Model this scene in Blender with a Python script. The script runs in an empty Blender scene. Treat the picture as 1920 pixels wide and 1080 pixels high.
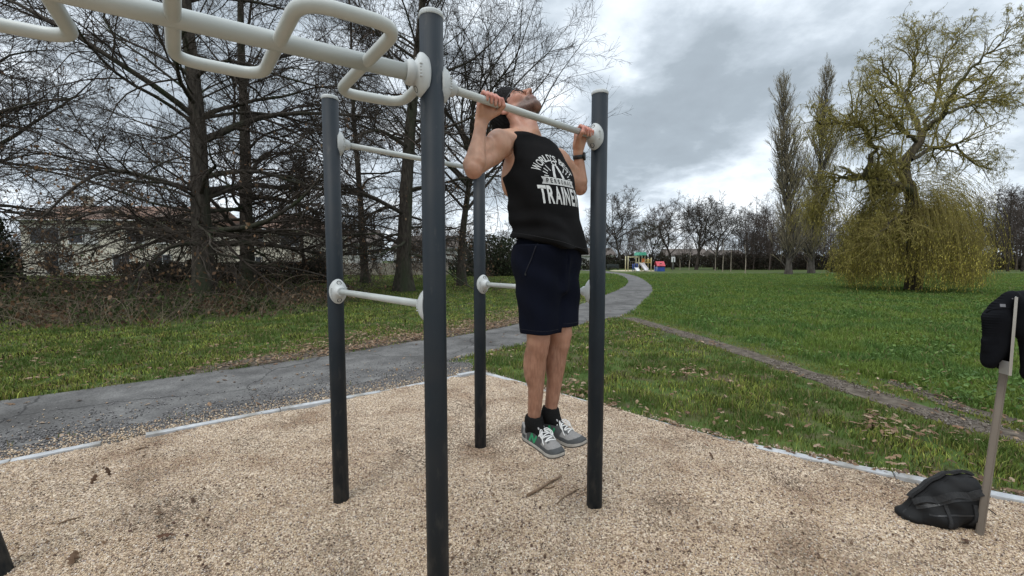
import bpy, bmesh, math, random, os
import numpy as np
from mathutils import Vector, Matrix
from mathutils.bvhtree import BVHTree
SC = bpy.context.scene
COL = SC.collection
R = math.radians
PI = math.pi
rng = np.random.default_rng(7)
random.seed(7)

# ------------------------------------------------------------------ camera geometry (used to survey the site)
FPX, CAMH = 777.0, 1.5
PITCH = math.atan(52 / FPX)
cP, sP = math.cos(PITCH), math.sin(PITCH)
def ray(px, py):
    x = (px - 960) / FPX; y = (540 - py) / FPX
    return np.array([x, cP + y * sP, -sP + y * cP])
def G(px, py, z=0.0):
    r = ray(px, py); t = (z - CAMH) / r[2]
    return np.array([0, 0, CAMH]) + r * t
def at(px, py, d):
    r = ray(px, py)
    return np.array([0, 0, CAMH]) + r * (d / r[1])

# ------------------------------------------------------------------ scene helpers
def tag(o, label=None, cat=None, group=None, kind=None):
    if label: o['label'] = label
    if cat: o['category'] = cat
    if group: o['group'] = group
    if kind: o['kind'] = kind
    return o
def empty(name, loc=(0, 0, 0), rz=0.0, **k):
    o = bpy.data.objects.new(name, None); COL.objects.link(o)
    o.location = loc; o.rotation_euler = (0, 0, rz); o.empty_display_size = .2
    return tag(o, **k)
def link(name, me, mat=None, parent=None, **k):
    o = bpy.data.objects.new(name, me); COL.objects.link(o)
    if mat is not None:
        me.materials.clear(); me.materials.append(mat)
    if parent is not None: o.parent = parent
    return tag(o, **k)
def mesh_np(name, V, F4=None, F3=None, colors=None, smooth=False):
    """mesh from numpy vertices, quads and triangles; colors per vertex"""
    V = np.ascontiguousarray(V, dtype=np.float32)
    me = bpy.data.meshes.new(name)
    n4 = 0 if F4 is None else len(F4); n3 = 0 if F3 is None else len(F3)
    me.vertices.add(len(V)); me.vertices.foreach_set('co', V.ravel())
    li = []
    if n4: li.append(np.asarray(F4, dtype=np.int32).ravel())
    if n3: li.append(np.asarray(F3, dtype=np.int32).ravel())
    li = np.concatenate(li)
    me.loops.add(len(li)); me.loops.foreach_set('vertex_index', li)
    st = np.concatenate([np.arange(n4, dtype=np.int32) * 4, n4 * 4 + np.arange(n3, dtype=np.int32) * 3])
    me.polygons.add(n4 + n3)
    me.polygons.foreach_set('loop_start', st)
    if smooth: me.polygons.foreach_set('use_smooth', np.ones(n4 + n3, dtype=bool))
    if colors is not None:
        a = me.color_attributes.new('Col', 'FLOAT_COLOR', 'POINT')
        c = np.ones((len(V), 4), dtype=np.float32); c[:, :3] = colors
        a.data.foreach_set('color', c.ravel())
    me.update(calc_edges=True)
    return me
class MB:
    """collects simple shapes into one mesh"""
    def __init__(s): s.bm = bmesh.new()
    def box(s, c, d, rot=None, bev=0.0):
        bm2 = bmesh.new(); bmesh.ops.create_cube(bm2, size=1)
        for v in bm2.verts: v.co = Vector((v.co.x * d[0], v.co.y * d[1], v.co.z * d[2]))
        if bev: bmesh.ops.bevel(bm2, geom=list(bm2.edges), offset=bev, segments=2, affect='EDGES', profile=.7)
        M = Matrix.Translation(Vector(c))
        if rot is not None: M = M @ (rot if isinstance(rot, Matrix) else Matrix.Rotation(rot, 4, 'Z'))
        bm2.transform(M); s.merge(bm2); return s
    def merge(s, bm2):
        me = bpy.data.meshes.new('tmp'); bm2.to_mesh(me); bm2.free(); s.bm.from_mesh(me); bpy.data.meshes.remove(me)
    def tube(s, pts, r, n=12, caps=True, smooth=True):
        pts = [Vector(p) for p in pts]; m = len(pts)
        rr = r if hasattr(r, '__len__') else [r] * m
        t0 = (pts[1] - pts[0]).normalized()
        up = Vector((0, 0, 1)) if abs(t0.z) < .9 else Vector((1, 0, 0))
        nrm = t0.cross(up).normalized(); rings = []
        for i, p in enumerate(pts):
            t = (pts[min(i + 1, m - 1)] - pts[max(i - 1, 0)]).normalized()
            nrm = (nrm - t * nrm.dot(t)).normalized(); b = t.cross(nrm)
            rings.append([s.bm.verts.new(p + (nrm * math.cos(2 * PI * k / n) + b * math.sin(2 * PI * k / n)) * rr[i]) for k in range(n)])
        for i in range(m - 1):
            for k in range(n):
                f = s.bm.faces.new((rings[i][k], rings[i][(k + 1) % n], rings[i + 1][(k + 1) % n], rings[i + 1][k])); f.smooth = smooth
        if caps:
            s.bm.faces.new(rings[0][::-1]); s.bm.faces.new(rings[-1])
        return s
    def lathe(s, prof, M=None, n=24, sx=1, sy=1, smooth=True):
        """prof: (radius, height) pairs about local z"""
        M = M or Matrix.Identity(4); rings = []
        for r, z in prof:
            rings.append([s.bm.verts.new(M @ Vector((r * sx * math.cos(2 * PI * k / n), r * sy * math.sin(2 * PI * k / n), z))) for k in range(n)])
        for i in range(len(prof) - 1):
            for k in range(n):
                f = s.bm.faces.new((rings[i][k], rings[i][(k + 1) % n], rings[i + 1][(k + 1) % n], rings[i + 1][k])); f.smooth = smooth
        s.bm.faces.new(rings[0][::-1]); s.bm.faces.new(rings[-1])
        return s
    def prism(s, poly, z0, z1, M=None):
        M = M or Matrix.Identity(4)
        a = [s.bm.verts.new(M @ Vector((p[0], p[1], z0))) for p in poly]
        b = [s.bm.verts.new(M @ Vector((p[0], p[1], z1))) for p in poly]
        n = len(poly)
        s.bm.faces.new(a[::-1]); s.bm.faces.new(b)
        for i in range(n): s.bm.faces.new((a[i], a[(i + 1) % n], b[(i + 1) % n], b[i]))
        return s
    def build(s, name, mat, parent=None, **k):
        bmesh.ops.recalc_face_normals(s.bm, faces=s.bm.faces)
        me = bpy.data.meshes.new(name); s.bm.to_mesh(me); s.bm.free()
        return link(name, me, mat, parent, **k)
def copy_tree(o, parent=None):
    c = o.copy(); COL.objects.link(c)
    if parent is not None: c.parent = parent
    for ch in list(o.children): copy_tree(ch, c)
    return c
def fillet(pts, rad, seg=6):
    """round the corners of a polyline"""
    pts = [np.array(p, float) for p in pts]; out = [pts[0]]
    for i in range(1, len(pts) - 1):
        a, b, c = pts[i - 1], pts[i], pts[i + 1]
        la, lc = np.linalg.norm(a - b), np.linalg.norm(c - b)
        r = min(rad, la * .48, lc * .48)
        p0 = b + (a - b) / la * r; p1 = b + (c - b) / lc * r
        for k in range(seg + 1):
            t = k / seg; out.append((1 - t) ** 2 * p0 + 2 * t * (1 - t) * b + t * t * p1)
    out.append(pts[-1]); return out
def rotm(ax, ay, az):
    return np.array((Matrix.Rotation(az, 3, 'Z') @ Matrix.Rotation(ay, 3, 'Y') @ Matrix.Rotation(ax, 3, 'X')))

# ------------------------------------------------------------------ materials
MAT = {}
def pmat(name, col, col2=None, rough=.6, scale=8.0, detail=5.0, bump=0.0, bscale=60.0, bdist=.01, metal=0.0, spec=.5,
         attr=False, contrast=(.35, .65), sss=0.0, sssr=(1, .3, .2), trans=0.0, stretch=None, rvar=0.0, coords='Object', col3=None, scale3=2.0):
    if name in MAT: return MAT[name]
    m = bpy.data.materials.new(name); m.use_nodes = True
    nt = m.node_tree; N = nt.nodes; L = nt.links
    b = N['Principled BSDF']
    b.inputs['Roughness'].default_value = rough; b.inputs['Metallic'].default_value = metal
    b.inputs['Specular IOR Level'].default_value = spec
    tc = N.new('ShaderNodeTexCoord'); src = tc.outputs[coords]
    if stretch:
        mp = N.new('ShaderNodeMapping'); mp.inputs['Scale'].default_value = stretch
        L.new(src, mp.inputs['Vector']); src = mp.outputs['Vector']
    nz = N.new('ShaderNodeTexNoise'); nz.inputs['Scale'].default_value = scale; nz.inputs['Detail'].default_value = detail
    L.new(src, nz.inputs['Vector'])
    mr = N.new('ShaderNodeMapRange'); mr.inputs['From Min'].default_value = contrast[0]; mr.inputs['From Max'].default_value = contrast[1]
    L.new(nz.outputs['Fac'], mr.inputs['Value'])
    mx = N.new('ShaderNodeMix'); mx.data_type = 'RGBA'
    L.new(mr.outputs['Result'], mx.inputs['Factor'])
    out = mx.outputs['Result']
    if attr:
        at_ = N.new('ShaderNodeAttribute'); at_.attribute_name = 'Col'
        mx.blend_type = 'MULTIPLY'
        L.new(at_.outputs['Color'], mx.inputs['A'])
        mx.inputs['B'].default_value = (*(col2 or (.8, .8, .8)), 1)
    else:
        mx.inputs['A'].default_value = (*col, 1); mx.inputs['B'].default_value = (*(col2 or col), 1)
    if col3 is not None:
        n3 = N.new('ShaderNodeTexNoise'); n3.inputs['Scale'].default_value = scale3; n3.inputs['Detail'].default_value = 4
        L.new(src, n3.inputs['Vector'])
        m3 = N.new('ShaderNodeMapRange'); m3.inputs['From Min'].default_value = .48; m3.inputs['From Max'].default_value = .66
        L.new(n3.outputs['Fac'], m3.inputs['Value'])
        x3 = N.new('ShaderNodeMix'); x3.data_type = 'RGBA'
        L.new(m3.outputs['Result'], x3.inputs['Factor']); L.new(out, x3.inputs['A']); x3.inputs['B'].default_value = (*col3, 1)
        out = x3.outputs['Result']
    L.new(out, b.inputs['Base Color'])
    if rvar:
        r2 = N.new('ShaderNodeMapRange'); r2.inputs['To Min'].default_value = rough - rvar; r2.inputs['To Max'].default_value = rough + rvar
        L.new(nz.outputs['Fac'], r2.inputs['Value']); L.new(r2.outputs['Result'], b.inputs['Roughness'])
    if bump:
        n2 = N.new('ShaderNodeTexNoise'); n2.inputs['Scale'].default_value = bscale; n2.inputs['Detail'].default_value = 4
        L.new(src, n2.inputs['Vector'])
        bp = N.new('ShaderNodeBump'); bp.inputs['Strength'].default_value = bump; bp.inputs['Distance'].default_value = bdist
        L.new(n2.outputs['Fac'], bp.inputs['Height']); L.new(bp.outputs['Normal'], b.inputs['Normal'])
    if sss:
        b.inputs['Subsurface Weight'].default_value = sss; b.inputs['Subsurface Radius'].default_value = sssr
        b.inputs['Subsurface Scale'].default_value = .006
    if trans:
        tr = N.new('ShaderNodeBsdfTranslucent'); L.new(out, tr.inputs['Color'])
        ms = N.new('ShaderNodeMixShader'); ms.inputs['Fac'].default_value = trans
        L.new(b.outputs['BSDF'], ms.inputs[1]); L.new(tr.outputs['BSDF'], ms.inputs[2])
        L.new(ms.outputs['Shader'], N['Material Output'].inputs['Surface'])
    MAT[name] = m
    return m

# ------------------------------------------------------------------ camera, world, sun
cam = bpy.data.cameras.new('camera'); co = bpy.data.objects.new('camera', cam); COL.objects.link(co)
co.location = (0, 0, CAMH); co.rotation_euler = (PI / 2 - PITCH, 0, 0)
cam.sensor_width = 36; cam.lens = FPX / 1920 * 36; cam.clip_start = .05; cam.clip_end = 3000
SC.camera = co
SC.view_settings.view_transform = 'Standard'; SC.view_settings.look = 'None'; SC.view_settings.exposure = 0.0; SC.view_settings.gamma = 1
SUN_EL, SUN_AZ = 58.0, 215.0       # azimuth clockwise from +Y (north)
sl = bpy.data.lights.new('sun', 'SUN'); so = bpy.data.objects.new('sun', sl); COL.objects.link(so)
sl.energy = 1.4; sl.angle = R(25); sl.color = (1, .96, .9)
so.rotation_euler = (R(90 - SUN_EL), 0, R(180 - SUN_AZ)); so.location = (0, 0, 30)
w = bpy.data.worlds.new('World'); SC.world = w; w.use_nodes = True
nt = w.node_tree; N = nt.nodes; L = nt.links
N.clear()
outw = N.new('ShaderNodeOutputWorld')
sky = N.new('ShaderNodeTexSky'); sky.sky_type = 'NISHITA'; sky.sun_disc = False
sky.sun_elevation = R(SUN_EL); sky.sun_rotation = R(SUN_AZ)
bg1 = N.new('ShaderNodeBackground'); bg1.inputs['Strength'].default_value = .1; L.new(sky.outputs['Color'], bg1.inputs['Color'])
tc = N.new('ShaderNodeTexCoord')
sep = N.new('ShaderNodeSeparateXYZ'); L.new(tc.outputs['Generated'], sep.inputs['Vector'])
def mth(op, a, b=None, c=None):
    n = N.new('ShaderNodeMath'); n.operation = op
    for i, v in enumerate((a, b, c)):
        if v is None: continue
        if isinstance(v, (int, float)): n.inputs[i].default_value = v
        else: L.new(v, n.inputs[i])
    return n.outputs[0]
zz = mth('ADD', mth('MAXIMUM', sep.outputs['Z'], 0.0), .30)
cx = mth('DIVIDE', sep.outputs['X'], zz); cy = mth('DIVIDE', sep.outputs['Y'], zz)
cmb = N.new('ShaderNodeCombineXYZ'); L.new(cx, cmb.inputs['X']); L.new(cy, cmb.inputs['Y'])
def noise(scale, detail, off, rough=.55, dist=0.0):
    mp = N.new('ShaderNodeMapping'); mp.inputs['Location'].default_value = off; L.new(cmb.outputs['Vector'], mp.inputs['Vector'])
    n = N.new('ShaderNodeTexNoise'); n.inputs['Scale'].default_value = scale; n.inputs['Detail'].default_value = detail
    n.inputs['Roughness'].default_value = rough; n.inputs['Distortion'].default_value = dist
    L.new(mp.outputs['Vector'], n.inputs['Vector']); return n.outputs['Fac']
def blob(px, py, size):
    """a soft patch of thicker or thinner cloud in one direction of the sky"""
    r = ray(px, py); r = r / np.linalg.norm(r)
    vm = N.new('ShaderNodeVectorMath'); vm.operation = 'DOT_PRODUCT'
    L.new(tc.outputs['Generated'], vm.inputs[0]); vm.inputs[1].default_value = tuple(r)
    a = mth('SUBTRACT', vm.outputs['Value'], 1.0)
    return mth('POWER', 2.718, mth('DIVIDE', a, size * size / 2))
big = noise(1.5, 8, (3.1, 1.7, 0), .56, .15); fine = noise(4.2, 6, (1.0, 5.0, 0), .55, .15)
dens = mth('ADD', mth('MULTIPLY', big, .76), mth('MULTIPLY', fine, .24))
dens = mth('ADD', dens, mth('MULTIPLY', mth('MULTIPLY', blob(1250, 205, .16), .30), fine))
dens = mth('ADD', dens, mth('MULTIPLY', mth('MULTIPLY', blob(1130, 215, .13), .14), big))
dens = mth('ADD', dens, mth('MULTIPLY', blob(1490, 90, .20), .07))
dens = mth('SUBTRACT', dens, mth('MULTIPLY', blob(1180, 30, .16), .06))
dens = mth('SUBTRACT', dens, mth('MULTIPLY', blob(1300, 330, .16), .09))
rp = N.new('ShaderNodeValToRGB'); L.new(dens, rp.inputs['Fac'])
e = rp.color_ramp.elements
e[0].position = .39; e[0].color = (.90, .95, .99, 1)
e[1].position = .88; e[1].color = (.27, .31, .35, 1)
for p, c in ((.465, (.73, .80, .87)), (.54, (.495, .56, .625)), (.63, (.345, .40, .45))):
    q = e.new(p); q.color = (*c, 1)
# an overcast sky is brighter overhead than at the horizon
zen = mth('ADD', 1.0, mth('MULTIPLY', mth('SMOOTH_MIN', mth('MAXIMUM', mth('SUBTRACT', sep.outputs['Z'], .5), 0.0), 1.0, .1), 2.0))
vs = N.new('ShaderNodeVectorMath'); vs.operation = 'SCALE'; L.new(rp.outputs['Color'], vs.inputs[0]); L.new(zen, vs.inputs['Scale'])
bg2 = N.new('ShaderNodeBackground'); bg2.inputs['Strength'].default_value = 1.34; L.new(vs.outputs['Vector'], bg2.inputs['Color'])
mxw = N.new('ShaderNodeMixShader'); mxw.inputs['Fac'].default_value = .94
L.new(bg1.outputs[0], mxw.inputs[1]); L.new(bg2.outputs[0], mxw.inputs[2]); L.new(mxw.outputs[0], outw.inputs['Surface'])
# ------------------------------------------------------------------ ground plan
def inpoly(x, y, poly):
    poly = np.asarray(poly)[:, :2]; c = np.zeros(len(x), bool); n = len(poly); j = n - 1
    for i in range(n):
        xi, yi = poly[i]; xj, yj = poly[j]
        m = ((yi > y) != (yj > y)) & (x < (xj - xi) * (y - yi) / (yj - yi + 1e-12) + xi)
        c ^= m; j = i
    return c
def dpoly(x, y, line):
    line = np.asarray(line)[:, :2]; d = np.full(len(x), 1e9)
    for a, b in zip(line[:-1], line[1:]):
        ab = b - a; t = np.clip(((x - a[0]) * ab[0] + (y - a[1]) * ab[1]) / (ab @ ab), 0, 1)
        d = np.minimum(d, np.hypot(x - a[0] - t * ab[0], y - a[1] - t * ab[1]))
    return d
def smooth_line(pts, n=8):
    P = [np.array(p[:2], float) for p in pts]; P = [2 * P[0] - P[1]] + P + [2 * P[-1] - P[-2]]; out = []
    for i in range(1, len(P) - 2):
        for k in range(n):
            t = k / n; p0, p1, p2, p3 = P[i - 1:i + 3]
            out.append(.5 * ((2 * p1) + (-p0 + p2) * t + (2 * p0 - 5 * p1 + 4 * p2 - p3) * t * t + (-p0 + 3 * p1 - 3 * p2 + p3) * t ** 3))
    out.append(P[-2]); return np.array(out)
KERB_L = np.array([(-7.2, -.35), (-3.91, 2.89 - .05), (-3.29, 3.26), (-3.08, 3.39), (-2.45, 3.87), (-1.24, 4.76), (-.42, 5.42)])
KERB_R = np.array([(-.42, 5.42), (.53, 4.5), (1.8, 3.3), (2.84, 2.62), (3.3, 2.35), (6.4, .5)])
GRAVEL = [(-7.2, -.35), (-3.91, 2.84), (-3.29, 3.26), (-2.45, 3.87), (-1.24, 4.76), (-.42, 5.42), (.53, 4.5), (1.8, 3.3), (2.84, 2.62), (3.3, 2.35), (6.4, .5), (6.4, -4), (-7.2, -4)]
far_ = [G(*p) for p in [(200, 725), (400, 697), (620, 667), (760, 643), (870, 628), (985, 604), (1075, 575), (1130, 555), (1165, 540), (1177, 528), (1165, 518), (1140, 512)]]
near_ = [G(*p) for p in [(160, 815), (300, 790), (480, 760), (600, 735), (760, 700), (850, 675), (985, 645), (1100, 605), (1185, 585), (1225, 545), (1215, 530), (1190, 517), (1150, 510)]]
far_ = [(-9.5, 1.2), (-6.9, 3.2)] + far_ + [(9.5, 66), (2, 90)]
near_ = [(-8.6, -1.0), (-5.6, 1.9)] + near_ + [(11.6, 68), (4, 93)]
PFAR, PNEAR = smooth_line(far_), smooth_line(near_)
PATH = np.vstack([PFAR, PNEAR[::-1]])
TRAIL = smooth_line([G(*p) for p in [(1178, 596), (1300, 632), (1420, 670), (1560, 717), (1700, 762), (1920, 822)]] + [(5.2, 2.2, 0), (6.5, .6, 0)])
RUT = smooth_line([G(*p) for p in [(1672, 717), (1740, 742), (1810, 768), (1900, 790)]])
from mathutils import noise as mnoise
def fbm(x, y, s, seed=0.0, oct=3):
    """cheap value noise, vectorised"""
    r = np.zeros(len(x)); a = 1.0; tot = 0
    for o in range(oct):
        X = x * s + seed * 17.3 + o * 31.7; Y = y * s + seed * 9.1 + o * 11.9
        xi = np.floor(X).astype(np.int64); yi = np.floor(Y).astype(np.int64); fx = X - xi; fy = Y - yi
        fx = fx * fx * (3 - 2 * fx); fy = fy * fy * (3 - 2 * fy)
        def h(i, j):
            n = (i * 374761393 + j * 668265263) & 0x7fffffff
            n = ((n ^ (n >> 13)) * 1274126177) & 0x7fffffff
            return ((n ^ (n >> 16)) & 0xffff) / 65535.0
        v = (h(xi, yi) * (1 - fx) + h(xi + 1, yi) * fx) * (1 - fy) + (h(xi, yi + 1) * (1 - fx) + h(xi + 1, yi + 1) * fx) * fy
        r += a * v; tot += a; a *= .5; s *= 2.03
    return r / tot

# lawn: one sheet out to the horizon
m = pmat('turf', (.038, .072, .016), (.080, .115, .028), rough=.9, scale=1.4, detail=9, bump=.5, bscale=35, bdist=.03, spec=.15, col3=(.085, .068, .040), scale3=2.4)
me = bpy.data.meshes.new('lawn')
xs = np.concatenate([[-900, -300, -120], np.linspace(-60, 70, 27), [130, 320, 900]]); ys = np.concatenate([[-60, -20], np.linspace(-6, 120, 26), [200, 420, 1200]])
X, Y = np.meshgrid(xs, ys, indexing='ij'); nx, ny = X.shape
V = np.stack([X.ravel(), Y.ravel(), np.zeros(X.size)], 1)
I = np.arange(X.size).reshape(nx, ny)
F = np.stack([I[:-1, :-1], I[1:, :-1], I[1:, 1:], I[:-1, 1:]], -1).reshape(-1, 4)
link('lawn', mesh_np('lawn', V, F), m, label='green lawn stretching from the gravel pit to the far trees', cat='lawn', kind='structure')

# asphalt path
def ribbon(A, B, z):
    n = len(A); V = np.vstack([np.c_[A, np.full(n, z)], np.c_[B, np.full(n, z)]]); i = np.arange(n - 1)
    return V, np.stack([i, i + 1, n + i + 1, n + i], 1)
n_ = 160
def resample(Lp, n):
    d = np.r_[0, np.cumsum(np.hypot(*np.diff(Lp, axis=0).T))]; t = np.linspace(0, 1, n) ** 1.8 * d[-1]
    return np.c_[np.interp(t, d, Lp[:, 0]), np.interp(t, d, Lp[:, 1])]
A, B = resample(PFAR, n_), resample(PNEAR, n_)
A += (fbm(A[:, 0], A[:, 1], 2.5, 3)[:, None] - .5) * .10
asph = pmat('asphalt', (.088, .085, .083), (.15, .146, .14), rough=.88, scale=3.0, detail=8, bump=.5, bscale=160, bdist=.006, spec=.25, col3=(.072, .069, .066), scale3=.9)
nt = asph.node_tree; N = nt.nodes; L = nt.links; bs = N['Principled BSDF']; old = bs.inputs['Base Color'].links[0].from_socket
tcq = N.new('ShaderNodeTexCoord'); nq = N.new('ShaderNodeTexNoise'); nq.inputs['Scale'].default_value = 1.6; nq.inputs['Detail'].default_value = 4; L.new(tcq.outputs['Object'], nq.inputs['Vector'])
mq = N.new('ShaderNodeMix'); mq.data_type = 'VECTOR'; mq.inputs['Factor'].default_value = .35; L.new(tcq.outputs['Object'], mq.inputs['A']); L.new(nq.outputs['Color'], mq.inputs['B'])
vq = N.new('ShaderNodeTexVoronoi'); vq.feature = 'DISTANCE_TO_EDGE'; vq.inputs['Scale'].default_value = .85; L.new(mq.outputs['Result'], vq.inputs['Vector'])
rq = N.new('ShaderNodeMapRange'); rq.inputs['From Min'].default_value = .002; rq.inputs['From Max'].default_value = .010; rq.inputs['To Min'].default_value = .45; rq.inputs['To Max'].default_value = 1; L.new(vq.outputs['Distance'], rq.inputs['Value'])
v2 = N.new('ShaderNodeTexVoronoi'); v2.inputs['Scale'].default_value = 75; L.new(tcq.outputs['Object'], v2.inputs['Vector']); r2 = N.new('ShaderNodeMapRange'); r2.inputs['To Min'].default_value = .7; r2.inputs['To Max'].default_value = 1.45; L.new(v2.outputs['Color'], r2.inputs['Value'])
pq = N.new('ShaderNodeMath'); pq.operation = 'MULTIPLY'; L.new(rq.outputs['Result'], pq.inputs[0]); L.new(r2.outputs['Result'], pq.inputs[1])
sq = N.new('ShaderNodeVectorMath'); sq.operation = 'SCALE'; L.new(old, sq.inputs[0]); L.new(pq.outputs[0], sq.inputs['Scale']); L.new(sq.outputs['Vector'], bs.inputs['Base Color'])
V, F = ribbon(A, B, .005)
link('path', mesh_np('path', V, F), asph, label='grey asphalt path winding into the park', cat='path', kind='structure')

# worn dirt trail and second rut
dirt = pmat('dirt', (.062, .050, .039), (.145, .122, .098), rough=.95, scale=9, detail=8, bump=.6, bscale=60, bdist=.02, spec=.15)
def strip(line, w0, w1, z):
    n = len(line); t = np.gradient(line, axis=0); t /= np.linalg.norm(t, axis=1)[:, None]; nn = np.c_[-t[:, 1], t[:, 0]]
    w = np.linspace(w0, w1, n)[:, None] * (.7 + .6 * fbm(line[:, 0], line[:, 1], 2.2, 5))[:, None]
    return ribbon(line - nn * w, line + nn * w, z)
V, F = strip(resample(TRAIL, 90), .21, .17, .006); link('dirt_trail', mesh_np('dirt_trail', V, F), dirt, label='narrow worn dirt trail crossing the lawn', cat='trail', kind='structure')
V, F = strip(resample(RUT, 30), .07, .12, .006); link('dirt_rut', mesh_np('dirt_rut', V, F), dirt, label='short muddy rut beside the dirt trail', cat='trail', kind='structure')

sel_ = PFAR[(PFAR[:, 1] > 5.2) & (PFAR[:, 1] < 13.5)]; tt = np.gradient(sel_, axis=0); tt /= np.linalg.norm(tt, axis=1)[:, None]; nl_ = np.c_[-tt[:, 1], tt[:, 0]]; kk = np.linspace(0, 1, len(sel_)); wdt = (np.sin(kk * PI) ** .5 * (.55 + .7 * fbm(sel_[:, 0], sel_[:, 1], 1.3, 12)))[:, None]
V, F = ribbon(sel_ - nl_ * .05, sel_ + nl_ * wdt, .0045); link('dirt_verge', mesh_np('dirt_verge', V, F), dirt, label='bare brown earth along the far edge of the path under the oaks', cat='verge', kind='structure')
# gravel pit
gm = bpy.data.materials.new('pea_gravel'); gm.use_nodes = True
nt = gm.node_tree; N = nt.nodes; L = nt.links; b = N['Principled BSDF']; b.inputs['Roughness'].default_value = .85; b.inputs['Specular IOR Level'].default_value = .25
tcg = N.new('ShaderNodeTexCoord')
def vor(scale):
    v = N.new('ShaderNodeTexVoronoi'); v.inputs['Scale'].default_value = scale; L.new(tcg.outputs['Object'], v.inputs['Vector']); return v
v1 = vor(115)
wn = N.new('ShaderNodeTexWhiteNoise'); L.new(v1.outputs['Color'], wn.inputs['Vector'])
rp = N.new('ShaderNodeValToRGB'); L.new(wn.outputs['Value'], rp.inputs['Fac']); e = rp.color_ramp.elements
e[0].position = 0; e[0].color = (.085, .060, .045, 1); e[1].position = 1; e[1].color = (.72, .62, .48, 1)
for p, c in ((.2, (.25, .18, .13)), (.5, (.46, .35, .255)), (.8, (.60, .475, .35))):
    q = e.new(p); q.color = (*c, 1)
nn_ = N.new('ShaderNodeTexNoise'); nn_.inputs['Scale'].default_value = 2.2; nn_.inputs['Detail'].default_value = 6; L.new(tcg.outputs['Object'], nn_.inputs['Vector'])
mr = N.new('ShaderNodeMapRange'); mr.inputs['From Min'].default_value = .48; mr.inputs['From Max'].default_value = .66; mr.inputs['To Max'].default_value = .85; L.new(nn_.outputs['Fac'], mr.inputs['Value'])
mx = N.new('ShaderNodeMix'); mx.data_type = 'RGBA'; mx.blend_type = 'MULTIPLY'; L.new(mr.outputs['Result'], mx.inputs['Factor']); L.new(rp.outputs['Color'], mx.inputs['A']); mx.inputs['B'].default_value = (.55, .47, .42, 1)
L.new(mx.outputs['Result'], b.inputs['Base Color'])
bp = N.new('ShaderNodeBump'); bp.inputs['Strength'].default_value = .9; bp.inputs['Distance'].default_value = .008; bp.invert = True
L.new(v1.outputs['Distance'], bp.inputs['Height']); L.new(bp.outputs['Normal'], b.inputs['Normal'])
MAT['pea_gravel'] = gm
POSTS = [(-.31, 1.655), (.493, 2.392), (-1.054, 2.466), (-.25, 3.202)]
def gravel_h(x, y):
    h = .024 + .034 * (fbm(x, y, 2.6, 1, 4) - .5) + .026 * (fbm(x, y, 7.0, 2, 2) - .5) + .010 * (fbm(x, y, 17.0, 9, 2) - .5)
    for fx, fy in ((.05, 2.6), (.25, 2.05), (.5, 2.1), (-.35, 2.3), (-1.1, 1.75), (-1.6, 2.2), (-.9, 2.1), (.15, 1.7), (.75, 2.0), (-1.3, 2.7), (-.1, 2.25), (1.3, 1.9), (.62, 1.75), (-.65, 1.55), (-.75, 1.95), (-.2, 1.95), (-1.9, 2.6), (.95, 2.45), (1.6, 2.2), (-1.45, 1.5), (.4, 2.9), (-.6, 2.9)):
        h = h - .024 * np.exp(-(((x - fx) / .10) ** 2 + ((y - fy) / .07) ** 2))
    for px_, py_ in POSTS: h = h + .012 * np.exp(-((np.hypot(x - px_, y - py_) - .085) / .04) ** 2) * (.5 + fbm(x, y, 9, 6, 2))
    return np.maximum(h, .003)
xs = np.arange(-5.6, 6.4, .03); ys = np.arange(.6, 5.5, .03); X, Y = np.meshgrid(xs, ys, indexing='ij'); nx, ny = X.shape
x, y = X.ravel(), Y.ravel()
V = np.c_[x, y, gravel_h(x, y)]; I = np.arange(X.size).reshape(nx, ny)
F = np.stack([I[:-1, :-1], I[1:, :-1], I[1:, 1:], I[:-1, 1:]], -1).reshape(-1, 4)
cxy = V[F].mean(1); edge = np.vstack([KERB_L, KERB_R[1:]])
keep = inpoly(cxy[:, 0] + .04 * (fbm(cxy[:, 0], cxy[:, 1], 9, 4) - .5), cxy[:, 1] - .0, GRAVEL)
F = F[keep]; used = np.unique(F); remap = np.full(len(V), -1); remap[used] = np.arange(len(used))
link('gravel_pit', mesh_np('gravel_pit', V[used], remap[F], smooth=True), gm, label='pale tan pea gravel filling the exercise pit', cat='gravel', kind='structure')
V = np.array([(-9, -5, .003), (9, -5, .003), (9, .62, .003), (-9, .62, .003)]); 
link('gravel_apron', mesh_np('gravel_apron', V, [[0, 1, 2, 3]]), gm, label='pale pea gravel continuing past the near edge of the picture', cat='gravel', kind='structure')

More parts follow.
